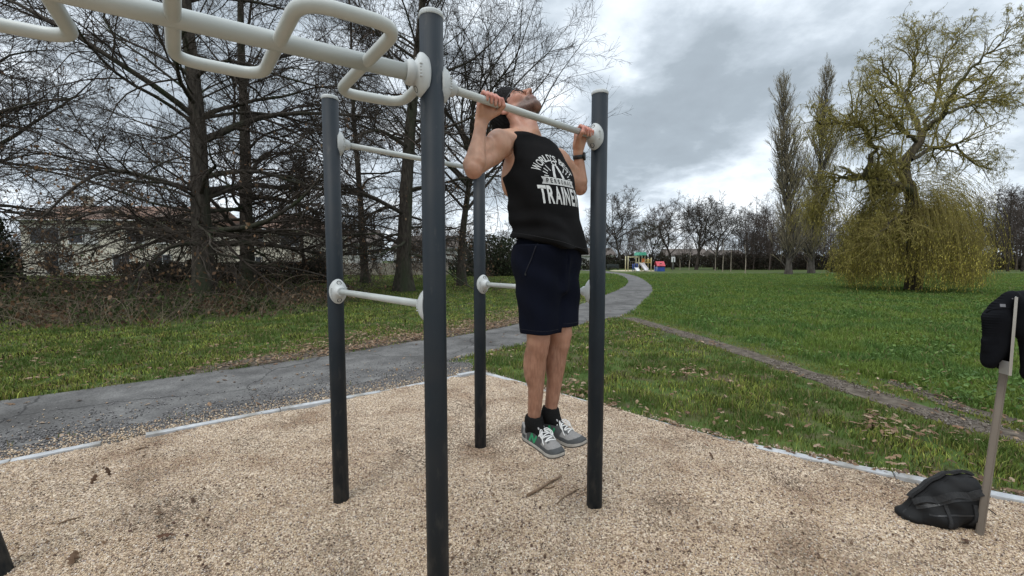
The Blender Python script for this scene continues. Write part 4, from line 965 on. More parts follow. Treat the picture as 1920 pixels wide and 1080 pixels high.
# ------------------------------------------------------------------ trees
def nrm(v): return v / (np.linalg.norm(v, axis=-1, keepdims=True) + 1e-9)
def grow(g, st, dr, ln, r0, r1, K, wob, trop, tropw):
    """n polylines of K segments; trop (n,3) or (3,) pulls the heading"""
    n = len(st); P = np.zeros((n, K + 1, 3)); Rr = np.zeros((n, K + 1)); P[:, 0] = st; d = nrm(dr); w_ = g.normal(0, wob, (n, 3))
    for k in range(K):
        w_ = .5 * w_ + g.normal(0, wob, (n, 3)); d = nrm(d + w_ + np.asarray(trop) * (tropw[:, None] if hasattr(tropw, '__len__') else tropw))
        P[:, k + 1] = P[:, k] + d * (ln / K)[:, None]
    t = np.linspace(0, 1, K + 1)[None]; Rr = r0[:, None] * (1 - t) + r1[:, None] * t
    return P, Rr
def sample(P, Rr, par, t):
    K = P.shape[1] - 1; f = t * K; i = np.minimum(f.astype(int), K - 1); u = f - i
    p = P[par, i] * (1 - u)[:, None] + P[par, i + 1] * u[:, None]; d = nrm(P[par, i + 1] - P[par, i]); r = Rr[par, i] * (1 - u) + Rr[par, i + 1] * u
    return p, d, r
def spawn(g, P, Rr, ln, cnt, t0, t1, ang, K, lf, rf, rmin, wob, trop, tropw, flat=0.0, tip=.35, lvar=.35):
    n = len(P); par = np.repeat(np.arange(n), cnt); m = len(par); t = t0 + (t1 - t0) * g.random(m) ** .9
    p, d, r = sample(P, Rr, par, t)
    rn = g.normal(0, 1, (m, 3)); rn[:, 2] *= (1 - flat); rn = nrm(rn - (rn * d).sum(1)[:, None] * d)
    a = np.radians(g.normal(ang, 11, m)); dr = d * np.cos(a)[:, None] + rn * np.sin(a)[:, None]
    l = ln[par] * lf * (1 - .55 * t) * g.uniform(1 - lvar, 1 + lvar, m); r0 = np.maximum(np.minimum(r * .85, r * rf), rmin)
    Q, S = grow(g, p, dr, l, r0, np.maximum(r0 * tip, rmin * .7), K, wob, trop, tropw)
    return Q, S, l
class Wood:
    def __init__(s): s.V = []; s.F = []; s.n = 0
    def add(s, P, Rr, sides):
        n, K1, _ = P.shape
        if n == 0: return s
        T = np.gradient(P, axis=1); T = nrm(T); ref = np.where(np.abs(T[:, :1, 2:3]) > .8, np.array([1., 0, 0]), np.array([0, 0, 1.])); ref = np.broadcast_to(ref, T.shape)
        A = nrm(np.cross(T, ref)); B_2 = np.cross(T, A); th = 2 * PI * np.arange(sides) / sides
        V = P[:, :, None] + Rr[:, :, None, None] * (A[:, :, None] * np.cos(th)[None, None, :, None] + B_2[:, :, None] * np.sin(th)[None, None, :, None])
        I = np.arange(n * K1 * sides).reshape(n, K1, sides) + s.n; J = np.roll(I, -1, axis=2)
        F = np.stack([I[:, :-1], J[:, :-1], J[:, 1:], I[:, 1:]], -1).reshape(-1, 4)
        s.V.append(V.reshape(-1, 3)); s.F.append(F); s.n += n * K1 * sides; return s
    def mesh(s, name, smooth=True): return mesh_np(name, np.concatenate(s.V), np.concatenate(s.F), smooth=smooth)
bark = pmat('oak_bark', (.040, .033, .028), (.092, .078, .064), rough=.95, scale=14, detail=8, stretch=(1, 1, .22), bump=.9, bscale=30, bdist=.03, spec=.12, col3=(.05, .058, .034), scale3=1.2)
twig = pmat('oak_twigs', (.040, .032, .027), (.072, .058, .047), rough=.95, scale=1.5, spec=.1)
twig_g = pmat('grey_twigs', (.050, .045, .040), (.095, .085, .075), rough=.95, scale=1.2, spec=.1)
bark_g = pmat('grey_bark', (.048, .042, .036), (.10, .09, .078), rough=.95, scale=8, detail=7, stretch=(1, 1, .25), bump=.7, bscale=20, bdist=.03, spec=.1)
leafm = pmat('dry_leaf', (0, 0, 0), (.70, .66, .6), attr=True, rough=.75, scale=40, trans=.25, spec=.2)
LEAFV = np.array([(0, 0, 0), (.18, .16, .02), (.10, .30, .03), (.34, .50, .0), (.16, .60, .04), (.22, .84, .0), (0, 1.0, .05), (-.22, .84, .0), (-.16, .60, .04), (-.34, .50, .0), (-.10, .30, .03), (-.18, .16, .02), (0, .55, .09)], float)
LEAF3 = [(12, i, i + 1) for i in range(0, 11)] + [(12, 11, 0)]
LQV = np.array([(0, 0, 0), (.24, .5, .05), (0, 1, .0), (-.24, .5, -.05)], float); LQ4 = [(0, 1, 2, 3)]
LPAL = np.array([(.22, .13, .075), (.28, .175, .105), (.16, .095, .06), (.33, .23, .15), (.11, .07, .045)])
def leafcols(n, g=rng, pal=None):
    pal = LPAL if pal is None else pal
    return pal[g.integers(0, len(pal), n)] * g.uniform(.7, 1.2, (n, 1))
def tag_tree(root, parts): 
    for p in parts: p.parent = root
def oak(name, loc, label, seed, H, r, lean=(0, 0), ups=(35, 45, 55, 65, 80), n1=62, spread=6.2, n2=9, n3=7, n4=4, leaves=0, lowest=.9, up=False, group=None, cat='tree', bm=None, tm=None, rmin=.0055, weep=1.0):
    g = np.random.default_rng(seed); root = empty(name, loc, label=label, cat=cat, group=group)
    P, Rr = grow(g, np.zeros((1, 3)), np.array([[lean[0], lean[1], 1.]]), np.array([H]), np.array([r]), np.array([r * .12]), 22, .012, (0, 0, 1), .07)
    zrel = P[:, :, 2] / H; Rr = Rr * (1 + .75 * np.exp(-P[:, :, 2] / .45)); P[:, 0, 2] = -.3
    w = Wood().add(P, Rr, 14)
    # scaffold limbs: low ones droop, middle ones spread, high ones climb
    t = np.sort(lowest / H + (1 - lowest / H) * g.random(n1) ** 1.08); p, d, rr = sample(P, Rr, np.zeros(n1, int), np.clip(t, 0, .995)); az = np.arange(n1) * 2.399 + g.normal(0, .4, n1)
    el = np.radians(np.interp(t, [0, .15, .4, .75, 1], [-4, 12, 32, 52, 75] if not up else ups) + g.normal(0, 8, n1))
    dr = np.stack([np.cos(az) * np.cos(el), np.sin(az) * np.cos(el), np.sin(el)], 1); ln = spread * np.interp(t, [0, .12, .35, .7, 1], [.85, 1.05, 1.05, .75, .3]) * g.uniform(.7, 1.15, n1)
    r0 = np.clip(.0072 * ln * g.uniform(.55, 2.0, n1) ** 1.3, .014, rr * .62); tw = np.interp(t, [0, .2, .5, 1], [-.11, -.06, .02, .06]) * weep
    if up: tw = np.full(n1, .05)
    P1, R1 = grow(g, p, dr, ln, r0, np.full(n1, rmin * 1.4), 11, .105, (0, 0, 1), tw); w.add(P1, R1, 7)
    trunk = link('trunk', w.mesh('trunk'), bm or bark, root)
    c = Wood(); zt = np.array([0, 0, 1.])
    P2, R2, l2 = spawn(g, P1, R1, ln, n2, .12, .97, 42, 7, .50, .50, rmin * 1.15, .10, zt, (-.035 if not up else .05), flat=.35); c.add(P2, R2, 4)
    P3, R3, l3 = spawn(g, P2, R2, l2, n3, .08, .98, 42, 4, .52, .7, rmin, .11, zt, (-.03 if not up else .04)); c.add(P3, R3, 3)
    if n4:
        P4, R4, l4 = spawn(g, P3, R3, l3, n4, .05, 1.0, 38, 3, .62, .8, rmin * .8, .12, zt, (-.02 if not up else .03)); c.add(P4, R4, 3)
    link('crown', c.mesh('crown', False), tm or twig, root)
    if leaves:
        Q = P3.reshape(-1, 3) if not n4 else P4[:, 2]; zl = Q[:, 2]; wgt = np.exp(-np.maximum(zl, 0) / 2.6) * (zl > .15) * (.15 + (fbm(Q[:, 0], Q[:, 1] + zl * .7, .55, seed, 2) > .5)); pick = g.choice(len(Q), leaves, p=wgt / wgt.sum()); pos = Q[pick] + g.normal(0, .03, (leaves, 3))
        globals()['rng'] = g; scatter('dead_leaves', LQV * np.array((1.3, 1, 2.)), LQ4, None, pos, rand_rot(leaves, 2.2), g.uniform(.07, .13, leaves), leafcols(leaves, g), leafm, parent=root, kind='stuff'); globals()['rng'] = rng0
    return root
rng0 = rng
oak('oak_tree', tuple(G(385, 566)), 'big bare oak with a thick dark trunk and drooping low limbs, left of the station', 11, 19, .34, n1=90, spread=6.9, n2=11, n3=8, n4=5, leaves=1900, lowest=1.5)
oak('oak_tree', tuple(G(465, 541)), 'bare oak with a slightly slimmer trunk standing just behind the thickest-trunked oak', 12, 21, .36, n1=80, spread=6.8, n2=10, n3=7, n4=5, leaves=1500, lowest=1.6)
oak('oak_tree', tuple(G(757, 546)), 'bare oak with a dark trunk beside the middle of the nearest navy post', 13, 21, .37, n1=84, spread=6.0, n2=10, n3=7, n4=5, leaves=1500, lowest=1.8)
oak('oak_tree', tuple(G(685, 531)), 'slender bare oak standing behind between two navy posts', 14, 20, .24, n1=54, spread=5.4, n2=9, n3=7, n4=3, leaves=1200, lowest=2.0)
oak('oak_tree', (-24.5, 17.0, 0), 'bare oak reaching in from beyond the left edge, its limbs sweeping low', 16, 16, .30, n1=80, spread=7.4, n2=10, n3=8, n4=5, leaves=2600, lowest=.8)
oak('oak_tree', (-16.5, 33.0, 0), 'bare multi-limbed tree in front of the small tiled house', 17, 9.5, .15, n1=40, spread=4.0, n2=8, n3=6, n4=3, leaves=300, lowest=1.0, up=True, tm=twig_g, bm=bark_g)
oak('oak_tree', (-6.2, 36.0, 0), 'thin bare tree far behind the low white bar of the station', 18, 17, .2, n1=44, spread=5.5, n2=8, n3=6, n4=3, leaves=300, lowest=2.0, tm=twig_g, bm=bark_g)
# ---- willow: limbs surveyed from its silhouette, then fleshed out
def willow():
    g = np.random.default_rng(40); D = 20.4; b = G(1715, 546); root = empty('willow_tree', tuple(b), label='old weeping willow with crooked limbs and a yellow-green hanging skirt', cat='tree')
    T = lambda px, py, dd=0: at(px, py, D + dd) - b
    limbs = [([(1712, 552, 0), (1716, 470, 0), (1712, 400, 0), (1710, 372, 0), (1698, 330, .2), (1702, 295, .3), (1722, 262, .3), (1730, 245, .4)], .36, .17),
             ([(1711, 374, 0), (1698, 352, -.4), (1665, 345, -.8), (1640, 338, -1.0), (1620, 330, -1.1)], .21, .14),
             ([(1620, 330, -1.1), (1632, 300, -1.2), (1642, 283, -1.2), (1634, 262, -1.3), (1618, 240, -1.4), (1608, 231, -1.4), (1580, 234, -1.6), (1552, 232, -1.8), (1530, 226, -1.9)], .12, .03),
             ([(1622, 331, -1.1), (1600, 334, -.8), (1578, 332, -.5), (1558, 350, -.2), (1540, 372, 0), (1528, 400, .1)], .10, .03),
             ([(1729, 246, .4), (1716, 226, .8), (1705, 200, 1.2), (1698, 184, 1.5), (1680, 165, 1.9), (1662, 140, 2.2), (1650, 108, 2.5)], .12, .025),
             ([(1698, 186, 1.4), (1708, 150, 1.7), (1716, 120, 1.9), (1722, 80, 2.2), (1706, 52, 2.4)], .07, .02),
             ([(1731, 245, .4), (1750, 232, .0), (1772, 212, -.5), (1782, 190, -.8), (1790, 165, -1.1), (1812, 138, -1.4), (1838, 112, -1.7), (1868, 88, -2), (1890, 70, -2.2)], .13, .02),
             ([(1772, 212, -.5), (1800, 205, -.2), (1830, 194, .3), (1850, 186, .6), (1880, 178, 1.0), (1908, 168, 1.3)], .075, .02),
             ([(1708, 300, .2), (1735, 285, .8), (1768, 276, 1.3), (1790, 270, 1.6), (1812, 290, 1.9), (1832, 312, 2.2), (1858, 318, 2.4)], .10, .025),
             ([(1718, 265, .3), (1700, 250, -.8), (1684, 232, -1.6), (1660, 214, -2.2), (1640, 190, -2.8), (1618, 160, -3.2)], .09, .02),
             ([(1728, 247, .4), (1748, 205, 1.6), (1760, 160, 2.4), (1770, 112, 3.0), (1800, 66, 3.4), (1822, 44, 3.6)], .08, .02),
             ([(1704, 310, .2), (1680, 300, 1.6), (1660, 306, 2.6), (1640, 330, 3.3), (1632, 372, 3.7)], .09, .03),
             ([(1710, 380, 0), (1690, 400, -1.5), (1665, 420, -2.3), (1640, 446, -2.8)], .09, .03), ([(1712, 385, 0), (1738, 398, .8), (1758, 412, 1.2), (1775, 440, 1.4)], .09, .03)]
    w = Wood(); polys = []
    for pts, r0, r1 in limbs:
        q = np.array([T(*p) for p in pts]); K = 16; d = np.r_[0, np.cumsum(np.linalg.norm(np.diff(q, axis=0), axis=1))]; t = np.linspace(0, d[-1], K + 1)
        sm = np.stack([np.interp(t, d, q[:, i]) for i in range(3)], 1); sm[1:-1] += g.normal(0, .05, (K - 1, 3)); Rr = np.linspace(r0, r1, K + 1); w.add(sm[None], Rr[None], 9); polys.append((sm, Rr, d[-1]))
    wb = pmat('willow_bark', (.045, .036, .025), (.10, .083, .056), rough=.95, scale=6, detail=7, stretch=(1, 1, .4), bump=.9, bscale=18, bdist=.04, spec=.1, col3=(.075, .078, .035), scale3=.9)
    wt = pmat('willow_twigs', (.14, .115, .040), (.22, .185, .062), rough=.9, scale=1.2, spec=.15)
    link('trunk', w.mesh('trunk'), wb, root)
    P1 = np.array([p[0] for p in polys[1:]]); R1 = np.array([p[1] for p in polys[1:]]); l1 = np.array([p[2] for p in polys[1:]])
    c = Wood(); P2, R2, l2 = spawn(g, P1, R1, np.minimum(l1, 4.6), np.maximum((l1 * 4.4).astype(int), 5), .25, 1, 52, 8, .55, .6, .011, .16, (0, 0, 1.), .045); c.add(P2, R2, 5)
    P3, R3, l3 = spawn(g, P2, R2, l2, 8, .12, 1, 46, 5, .55, .6, .007, .16, (0, 0, 1.), .02); c.add(P3, R3, 3)
    P4, R4, l4 = spawn(g, P3, R3, l3, 4, .1, 1, 42, 5, .75, .7, .006, .12, (0, 0, -1.), .14); c.add(P4, R4, 3)
    # hanging strands: loose under the limbs, dense in the skirt round the trunk
    sel = g.choice(len(P3), 1100); s0 = P3[sel, 4]; keep = (s0[:, 2] < 7.4) & (s0[:, 0] < 2.0); s0 = s0[keep]
    NS = 3400; a = g.uniform(0, 2 * PI, NS); rad = np.where(g.random(NS) < .7, g.uniform(1.7, 2.95, NS), g.uniform(.3, 2.0, NS)); front = np.stack([np.cos(a) * rad + .22 * (1 + np.cos(a)) - .1, np.sin(a) * rad, 0 * a], 1)
    lump = fbm(np.cos(a) * 3 + 9, np.sin(a) * 3 + rad * .6, 1.5, 6, 3)
    rad = rad * .37 * (.82 + .36 * lump); front[:, 0] = np.cos(a) * rad * (1 + .25 * (np.cos(a) < 0)) - .40; front[:, 1] = np.sin(a) * rad; tops = np.interp(rad, [0, .4, .85, 1.25, 1.6], [4.5, 4.1, 3.1, 2.0, 1.4]) * (.72 + .62 * g.random(NS)); front[:, 2] = tops
    dr0 = np.stack([np.cos(a) * .30, np.sin(a) * .30, np.full(NS, .22)], 1)
    clump = fbm(np.cos(a) * 2.1 + 9, np.sin(a) * 2.1 + rad * .4, 2.3, 8, 2); mk = (clump > .47) | (g.random(NS) < .14); front[:, 2] *= .72 + .55 * clump; tops = front[:, 2]; front, dr0, tops = front[mk], dr0[mk] * g.uniform(.6, 1.7, (mk.sum(), 1)) + np.array((0, 0, -.0)), tops[mk]; NS = len(tops)
    PA, RA = grow(g, s0, g.normal(0, .5, (len(s0), 3)), g.uniform(.7, 2.0, len(s0)), np.full(len(s0), .006), np.full(len(s0), .004), 7, .08, (0, 0, -1.), .45)
    PBs, RB = grow(g, front, dr0, np.minimum(tops * g.uniform(.85, 1.4, NS), tops + .55), np.full(NS, .0065), np.full(NS, .0035), 10, .07, (0, 0, -1.), .50)
    lb = g.choice([2, 2, 2, 1, 1], 420); fr_ = g.uniform(.55, 1, 420); sB, _, _ = sample(P1, R1, lb, fr_); sB = sB + g.normal(0, (.35, .45, .1), (420, 3)); PD, RD = grow(g, sB, g.normal(0, .8, (420, 3)) + (0, 0, .3), g.uniform(.8, 2.1, 420), np.full(420, .006), np.full(420, .004), 7, .08, (0, 0, -1.), .40); c.add(PD, RD, 3); PA = np.concatenate([PA, PD])
    c.add(PA[:len(RA)], RA, 3); c.add(PBs, RB, 3)
    # arching skirt limbs that carry the curtain
    na = 40; aa = g.uniform(0, 2 * PI, na); PC, RC = grow(g, np.stack([.3 * np.cos(aa) - .35, .3 * np.sin(aa), g.uniform(2.2, 4.6, na)], 1), np.stack([np.cos(aa), np.sin(aa), g.uniform(.1, .7, na)], 1), g.uniform(.7, 1.1, na), np.full(na, .035), np.full(na, .012), 9, .09, (0, 0, -1.), .15); c.add(PC, RC, 5)
    link('crown', c.mesh('crown', False), wt, root)
    # young leaves
    globals()['rng'] = g
    def lv(P, per, size, pal, name):
        n = len(P) * per; par = np.repeat(np.arange(len(P)), per); t = g.uniform(.1, 1, n); p, d, _ = sample(P, np.zeros(P.shape[:2]), par, t); p = p + g.normal(0, .022, (n, 3)); ok = p[:, 2] > .06; p = p[ok]; n = len(p)
        az = g.uniform(0, 2 * PI, n); tl = g.uniform(-1.55, -.75, n); ca, sa, ct, st_ = np.cos(az), np.sin(az), np.cos(tl), np.sin(tl)
        M = np.stack([np.stack([ca, -sa * ct, sa * st_], 1), np.stack([sa, ca * ct, -ca * st_], 1), np.stack([0 * ca, st_, ct], 1)], 1)
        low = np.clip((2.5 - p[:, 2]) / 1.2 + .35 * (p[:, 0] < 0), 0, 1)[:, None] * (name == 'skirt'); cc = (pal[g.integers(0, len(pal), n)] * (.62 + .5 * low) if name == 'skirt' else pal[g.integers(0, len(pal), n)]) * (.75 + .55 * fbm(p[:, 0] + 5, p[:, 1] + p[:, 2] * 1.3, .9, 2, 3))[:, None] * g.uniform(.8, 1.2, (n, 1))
        return p, M, g.uniform(.7, 1.25, n) * size, cc
    pal = np.array([(.50, .43, .08), (.58, .49, .11), (.38, .35, .07), (.64, .54, .15), (.30, .29, .065)]); pal2 = np.array([(.15, .15, .035), (.19, .18, .045), (.11, .115, .030), (.22, .20, .06)])
    pal3 = np.array([(.34, .30, .075), (.42, .36, .09), (.26, .24, .07), (.48, .40, .12)])
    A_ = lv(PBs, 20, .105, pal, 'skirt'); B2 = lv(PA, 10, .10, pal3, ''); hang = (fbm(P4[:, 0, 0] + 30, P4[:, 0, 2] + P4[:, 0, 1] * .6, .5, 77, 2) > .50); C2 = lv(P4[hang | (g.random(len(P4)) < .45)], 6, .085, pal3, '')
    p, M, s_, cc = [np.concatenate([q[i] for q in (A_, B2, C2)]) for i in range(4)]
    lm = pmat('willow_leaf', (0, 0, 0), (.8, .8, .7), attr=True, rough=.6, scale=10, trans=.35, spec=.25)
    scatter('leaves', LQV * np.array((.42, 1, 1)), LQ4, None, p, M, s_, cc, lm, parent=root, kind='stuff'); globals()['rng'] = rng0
willow()
# ---- Lombardy poplars
def poplar(loc, H, label, seed):
    g = np.random.default_rng(seed); root = empty('poplar_tree', loc, label=label, cat='tree', group='poplars by the willow')
    P, Rr = grow(g, np.zeros((1, 3)), np.array([[0, 0, 1.]]), np.array([H]), np.array([.27]), np.array([.02]), 20, .015, (0, 0, 1), .05); P[:, 0, 2] = -.3
    w = Wood().add(P, Rr * (1 + .5 * np.exp(-P[:, :, 2] / .7)), 10); n1 = 210; t = .03 + .96 * g.random(n1); p, d, rr = sample(P, Rr, np.zeros(n1, int), t); az = g.uniform(0, 2 * PI, n1); el = np.radians(g.normal(58, 8, n1))
    dr = np.stack([np.cos(az) * np.cos(el), np.sin(az) * np.cos(el), np.sin(el)], 1); ln = g.uniform(3.0, 5.3, n1) * np.interp(t, [0, .25, .6, 1], [.8, 1, .85, .35]); P1, R1 = grow(g, p, dr, ln, np.clip(.016 * ln, .02, rr * .7), np.full(n1, .011), 8, .05, (0, 0, 1), .16); w.add(P1, R1, 5)
    link('trunk', w.mesh('trunk'), bark_g, root); c = Wood()
    P2, R2, l2 = spawn(g, P1, R1, ln, 8, .1, 1, 26, 5, .45, .6, .010, .07, (0, 0, 1), .12); c.add(P2, R2, 3); P3, R3, l3 = spawn(g, P2, R2, l2, 5, .1, 1, 26, 3, .6, .8, .008, .08, (0, 0, 1), .1); c.add(P3, R3, 3)
    link('crown', c.mesh('crown', False), pmat('poplar_twigs', (.19, .165, .11), (.28, .24, .16), rough=.95, scale=.8, spec=.1), root)
poplar(tuple(G(1478, 515)), 20.0, 'tall slim bare poplar, the outer one of the two left of the willow', 51)
poplar(tuple(G(1521, 513)), 21.6, 'tall slim bare poplar partly behind the left limb of the willow', 52)
# ---- park trees beyond the playground
def spreading(loc, label, seed, H, sp, mats, rm, dens=1.0, grp=None, fork=.24, name='bare_tree', n4=4, r=None, cat='tree', leaves=0):
    """trunk that forks low into several climbing limbs under a rounded, twiggy dome"""
    g = np.random.default_rng(seed); root = empty(name, loc, label=label, cat=cat, group=grp); hf = H * fork; r = r or .018 * H
    P, Rr = grow(g, np.zeros((1, 3)), np.array([[g.normal(0, .03), 0, 1.]]), np.array([H * .62]), np.array([r]), np.array([r * .25]), 12, .05, (0, 0, 1), .05); P[:, 0, 2] = -.3
    w = Wood().add(P, Rr * (1 + .6 * np.exp(-np.maximum(P[:, :, 2], 0) / .5)), 9); nl = int(11 * dens); t = np.r_[np.sort(g.uniform(fork / .62 * .8, .8, nl - 3)), .93, .97, .99]; p, d, rr = sample(P, Rr, np.zeros(nl, int), t); az = np.arange(nl) * 2.4 + g.normal(0, .5, nl); rise = g.uniform(.75, 1.0, nl) * (.45 + .55 * t); out = sp * g.uniform(.75, 1.1, nl) * np.interp(t, [0, .5, 1], [1, .95, .55])
    tip = np.stack([np.cos(az) * out, np.sin(az) * out, H * (.42 + .55 * rise)], 1); v = tip - p; ln = np.linalg.norm(v, axis=1) * 1.05; dr = nrm(v) + np.stack([np.cos(az), np.sin(az), -.1 + 0 * az], 1) * .35
    P1, R1 = grow(g, p, dr, ln, np.clip(r * .40 * g.uniform(.6, 1.1, nl), .02, rr * .8), np.full(nl, rm * 1.5), 10, .10, (0, 0, 1), .05); w.add(P1, R1, 6); link('trunk', w.mesh('trunk'), mats[0], root); c = Wood()
    P2, R2, l2 = spawn(g, P1, R1, ln, 10, .18, 1, 45, 7, .50, .5, rm * 1.2, .12, (0, 0, 1.), .03, lvar=.4); c.add(P2, R2, 4); P3, R3, l3 = spawn(g, P2, R2, l2, 7, .1, 1, 42, 4, .55, .6, rm, .13, (0, 0, 1.), .02); c.add(P3, R3, 3); P4, R4, _ = spawn(g, P3, R3, l3, n4, .1, 1, 40, 3, .65, .8, rm * .8, .13, (0, 0, 1.), .02); c.add(P4, R4, 3); link('crown', c.mesh('crown', False), mats[1], root)
    return root
def far_tree(px, py, top, wpx, label, seed, name='bare_tree', grp=None, up=True, mats=(bark_g, twig_g), dens=1.0, conif=False):
    b = G(px, py); d = b[1]; H = (488 - top) / FPX * d + CAMH; sp = wpx / 2 / FPX * d; rm = .0095 * d / 40
    if conif: return conifer(tuple(b), H, sp, label, seed, rm, mats, grp)
    if up: return spreading(tuple(b), label, seed, H * 1.08, sp * 1.12, mats, rm, dens * 1.15, grp)
    return oak(name, tuple(b), label, seed, H * .97, .026 * H if not conif else .02 * H, n1=int(36 * dens), spread=sp * 1.75, n2=int(10 * dens), n3=7, n4=2, lowest=H * .16, up=up, ups=(10, 25, 42, 60, 80), bm=mats[0], tm=mats[1], rmin=rm, group=grp)
def conifer(loc, H, sp, label, seed, rm, mats, grp, name='larch_tree'):
    g = np.random.default_rng(seed); root = empty(name, loc, label=label, cat='tree', group=grp); P, Rr = grow(g, np.zeros((1, 3)), np.array([[0, 0, 1.]]), np.array([H]), np.array([.014 * H]), np.array([rm]), 14, .012, (0, 0, 1), .05); P[:, 0, 2] = -.3
    w = Wood().add(P, Rr, 7); n1 = 70; t = .16 + .83 * g.random(n1); p, d, rr = sample(P, Rr, np.zeros(n1, int), t); az = g.uniform(0, 2 * PI, n1); el = np.radians(g.normal(4, 8, n1)); dr = np.stack([np.cos(az) * np.cos(el), np.sin(az) * np.cos(el), np.sin(el)], 1); ln = sp * np.interp(t, [0, .2, 1], [.9, 1.1, .15]) * g.uniform(.7, 1.2, n1)
    P1, R1 = grow(g, p, dr, ln, np.clip(.014 * ln, rm, rr * .6), np.full(n1, rm), 6, .06, (0, 0, 1), -.02); w.add(P1, R1, 4); link('trunk', w.mesh('trunk'), mats[0], root); c = Wood(); P2, R2, l2 = spawn(g, P1, R1, ln, 7, .1, 1, 50, 3, .4, .7, rm, .1, (0, 0, 1), -.06, flat=.5); c.add(P2, R2, 3); P3, R3, l3 = spawn(g, P2, R2, l2, 4, .1, 1, 45, 2, .6, .8, rm, .1, (0, 0, 1), -.1); c.add(P3, R3, 3); link('crown', c.mesh('crown', False), mats[1], root); return root
dk = (pmat('dark_bark', (.030, .025, .021), (.060, .050, .041), rough=.95, scale=2, spec=.1), pmat('dark_twigs', (.058, .047, .041), (.092, .074, .064), rough=.95, scale=.4, spec=.1)); dg = (dk[0], pmat('mossy_twigs', (.042, .045, .024), (.072, .072, .038), rough=.95, scale=.5, spec=.1))
spreading(tuple(G(866, 536)), 'bare tree with upswept fine branches reaching over the head of the man', 15, 17.5, 5.7, (bark, twig), .0070, 2.6, None, .30, 'oak_tree', 5, .25)
far_tree(1166, 503, 368, 112, 'wide pale-barked bare tree just right of the navy post, beyond the playground', 61, dens=1.25)
far_tree(1262, 505, 378, 100, 'forked bare tree with thick dark limbs right of the playground sign', 62, mats=dk, dens=1.1)
far_tree(1305, 506, 366, 84, 'tallest bare tree in the clump right of the playground, with a peaked crown', 63, mats=(dk[0], twig_g), dens=1.2)
far_tree(1340, 505, 384, 84, 'round-crowned bare tree at the right end of the clump beyond the playground', 64, mats=(dk[0], twig_g), dens=1.2)
far_tree(1222, 503, 408, 62, 'mossy green twiggy tree standing directly behind the climbing frame', 65, mats=dg, dens=1.2)
far_tree(1417, 504, 402, 36, 'spindly larch with level branches between the round bare clump and the poplars', 66, mats=dk, conif=True)
far_tree(1120, 503, 420, 60, 'low bare tree partly hidden by the far navy post', 68, mats=dk)
far_tree(1060, 505, 430, 60, 'low bare tree far off behind the back of the man', 69, mats=dk)
for i, (px, tp, lb) in enumerate(((1838, 372, 'thin larch right behind the hanging skirt of the willow'), (1862, 352, 'second thin larch right of the willow skirt, taller than its neighbour'), (1889, 346, 'tall thin larch near the edge of the picture above the jacket'), (1916, 362, 'broad dark larch at the right edge above the jacket'))): far_tree(px, 509, tp, 44 if i < 3 else 70, lb, 70 + i, mats=dk, conif=True, grp='larches right of the willow')
# ---- the far wood, one mass
def wood_mass():
    g = np.random.default_rng(90); w = Wood(); zt = (0, 0, 1.)
    px = np.concatenate([g.uniform(1375, 1960, 120), g.uniform(930, 1380, 50), g.uniform(-200, 640, 46), g.uniform(560, 960, 26), g.uniform(1960, 3700, 90), g.uniform(-1700, -200, 60)]); n = len(px); d = np.where(px > 1375, g.uniform(62, 100, n), g.uniform(105, 150, n)); d = np.where(px < 960, g.uniform(58, 90, n), d)
    top = np.where(px > 1375, np.interp(px, [1375, 1430, 1500, 1600, 1700, 1800, 1920], [418, 398, 405, 408, 400, 385, 365]), 440.0) + g.normal(0, 9, n); top = np.where(px < 960, 432 + g.normal(0, 12, n), top)
    H = np.maximum((488 - top) / FPX * d + 1.5, 3); st = np.stack([(px - 960) / FPX * d, d, np.full(n, -.2)], 1)
    P, Rr = grow(g, st, g.normal(0, .04, (n, 3)) + np.array((0, 0, 1.)), H, .011 * H, np.full(n, .02), 8, .03, zt, .05); w.add(P, Rr, 5)
    P1, R1, l1 = spawn(g, P, Rr, H, 26, .12, 1, 52, 5, .42, .5, .016, .07, zt, .05); w.add(P1, R1, 3); P2, R2, l2 = spawn(g, P1, R1, l1, 6, .1, 1, 42, 3, .5, .7, .014, .1, zt, .04); w.add(P2, R2, 3); P3, R3, l3 = spawn(g, P2, R2, l2, 3, .1, 1, 42, 2, .6, .8, .012, .1, zt, .02); w.add(P3, R3, 3)
    link('far_wood', w.mesh('far_wood', False), dk[1], label='dark bare woodland closing off the far side of the park', cat='wood', kind='stuff')
wood_mass()
# ------------------------------------------------------------------ grass blades, leaf litter, undergrowth
turf_m = pmat('grass_blade', (0, 0, 0), (.82, .85, .8), attr=True, rough=.6, scale=3, trans=.25, spec=.25)
def blades(name, x, y, h, wd, cols, bend=.5, **k):
    n = len(x); az = rng.uniform(0, 2 * PI, n); fz = rng.uniform(0, 2 * PI, n); b = rng.uniform(.1, 1, n) * bend
    ux, uy = np.cos(az) * wd, np.sin(az) * wd; bx, by = np.cos(fz) * b * h, np.sin(fz) * b * h; z0 = np.full(n, -.004)
    V = np.stack([np.stack([x - ux, y - uy, z0], 1), np.stack([x + ux, y + uy, z0], 1), np.stack([x + bx * .35 + ux * .8, y + by * .35 + uy * .8, h * .55], 1), np.stack([x + bx * .35 - ux * .8, y + by * .35 - uy * .8, h * .55], 1), np.stack([x + bx, y + by, h * (1 - .35 * b)], 1)], 1)
    o = np.arange(n)[:, None] * 5
    return link(name, mesh_np(name, V.reshape(-1, 3), o + np.array([0, 1, 2, 3]), o + np.array([3, 2, 4]), np.repeat(cols, 5, 0)), turf_m, **k)
UG = [G(-260, 632), G(0, 622), G(160, 618), G(300, 616), G(440, 604), G(560, 592), G(650, 575), G(650, 552), G(420, 548), G(200, 548), G(0, 552), G(-260, 556)]
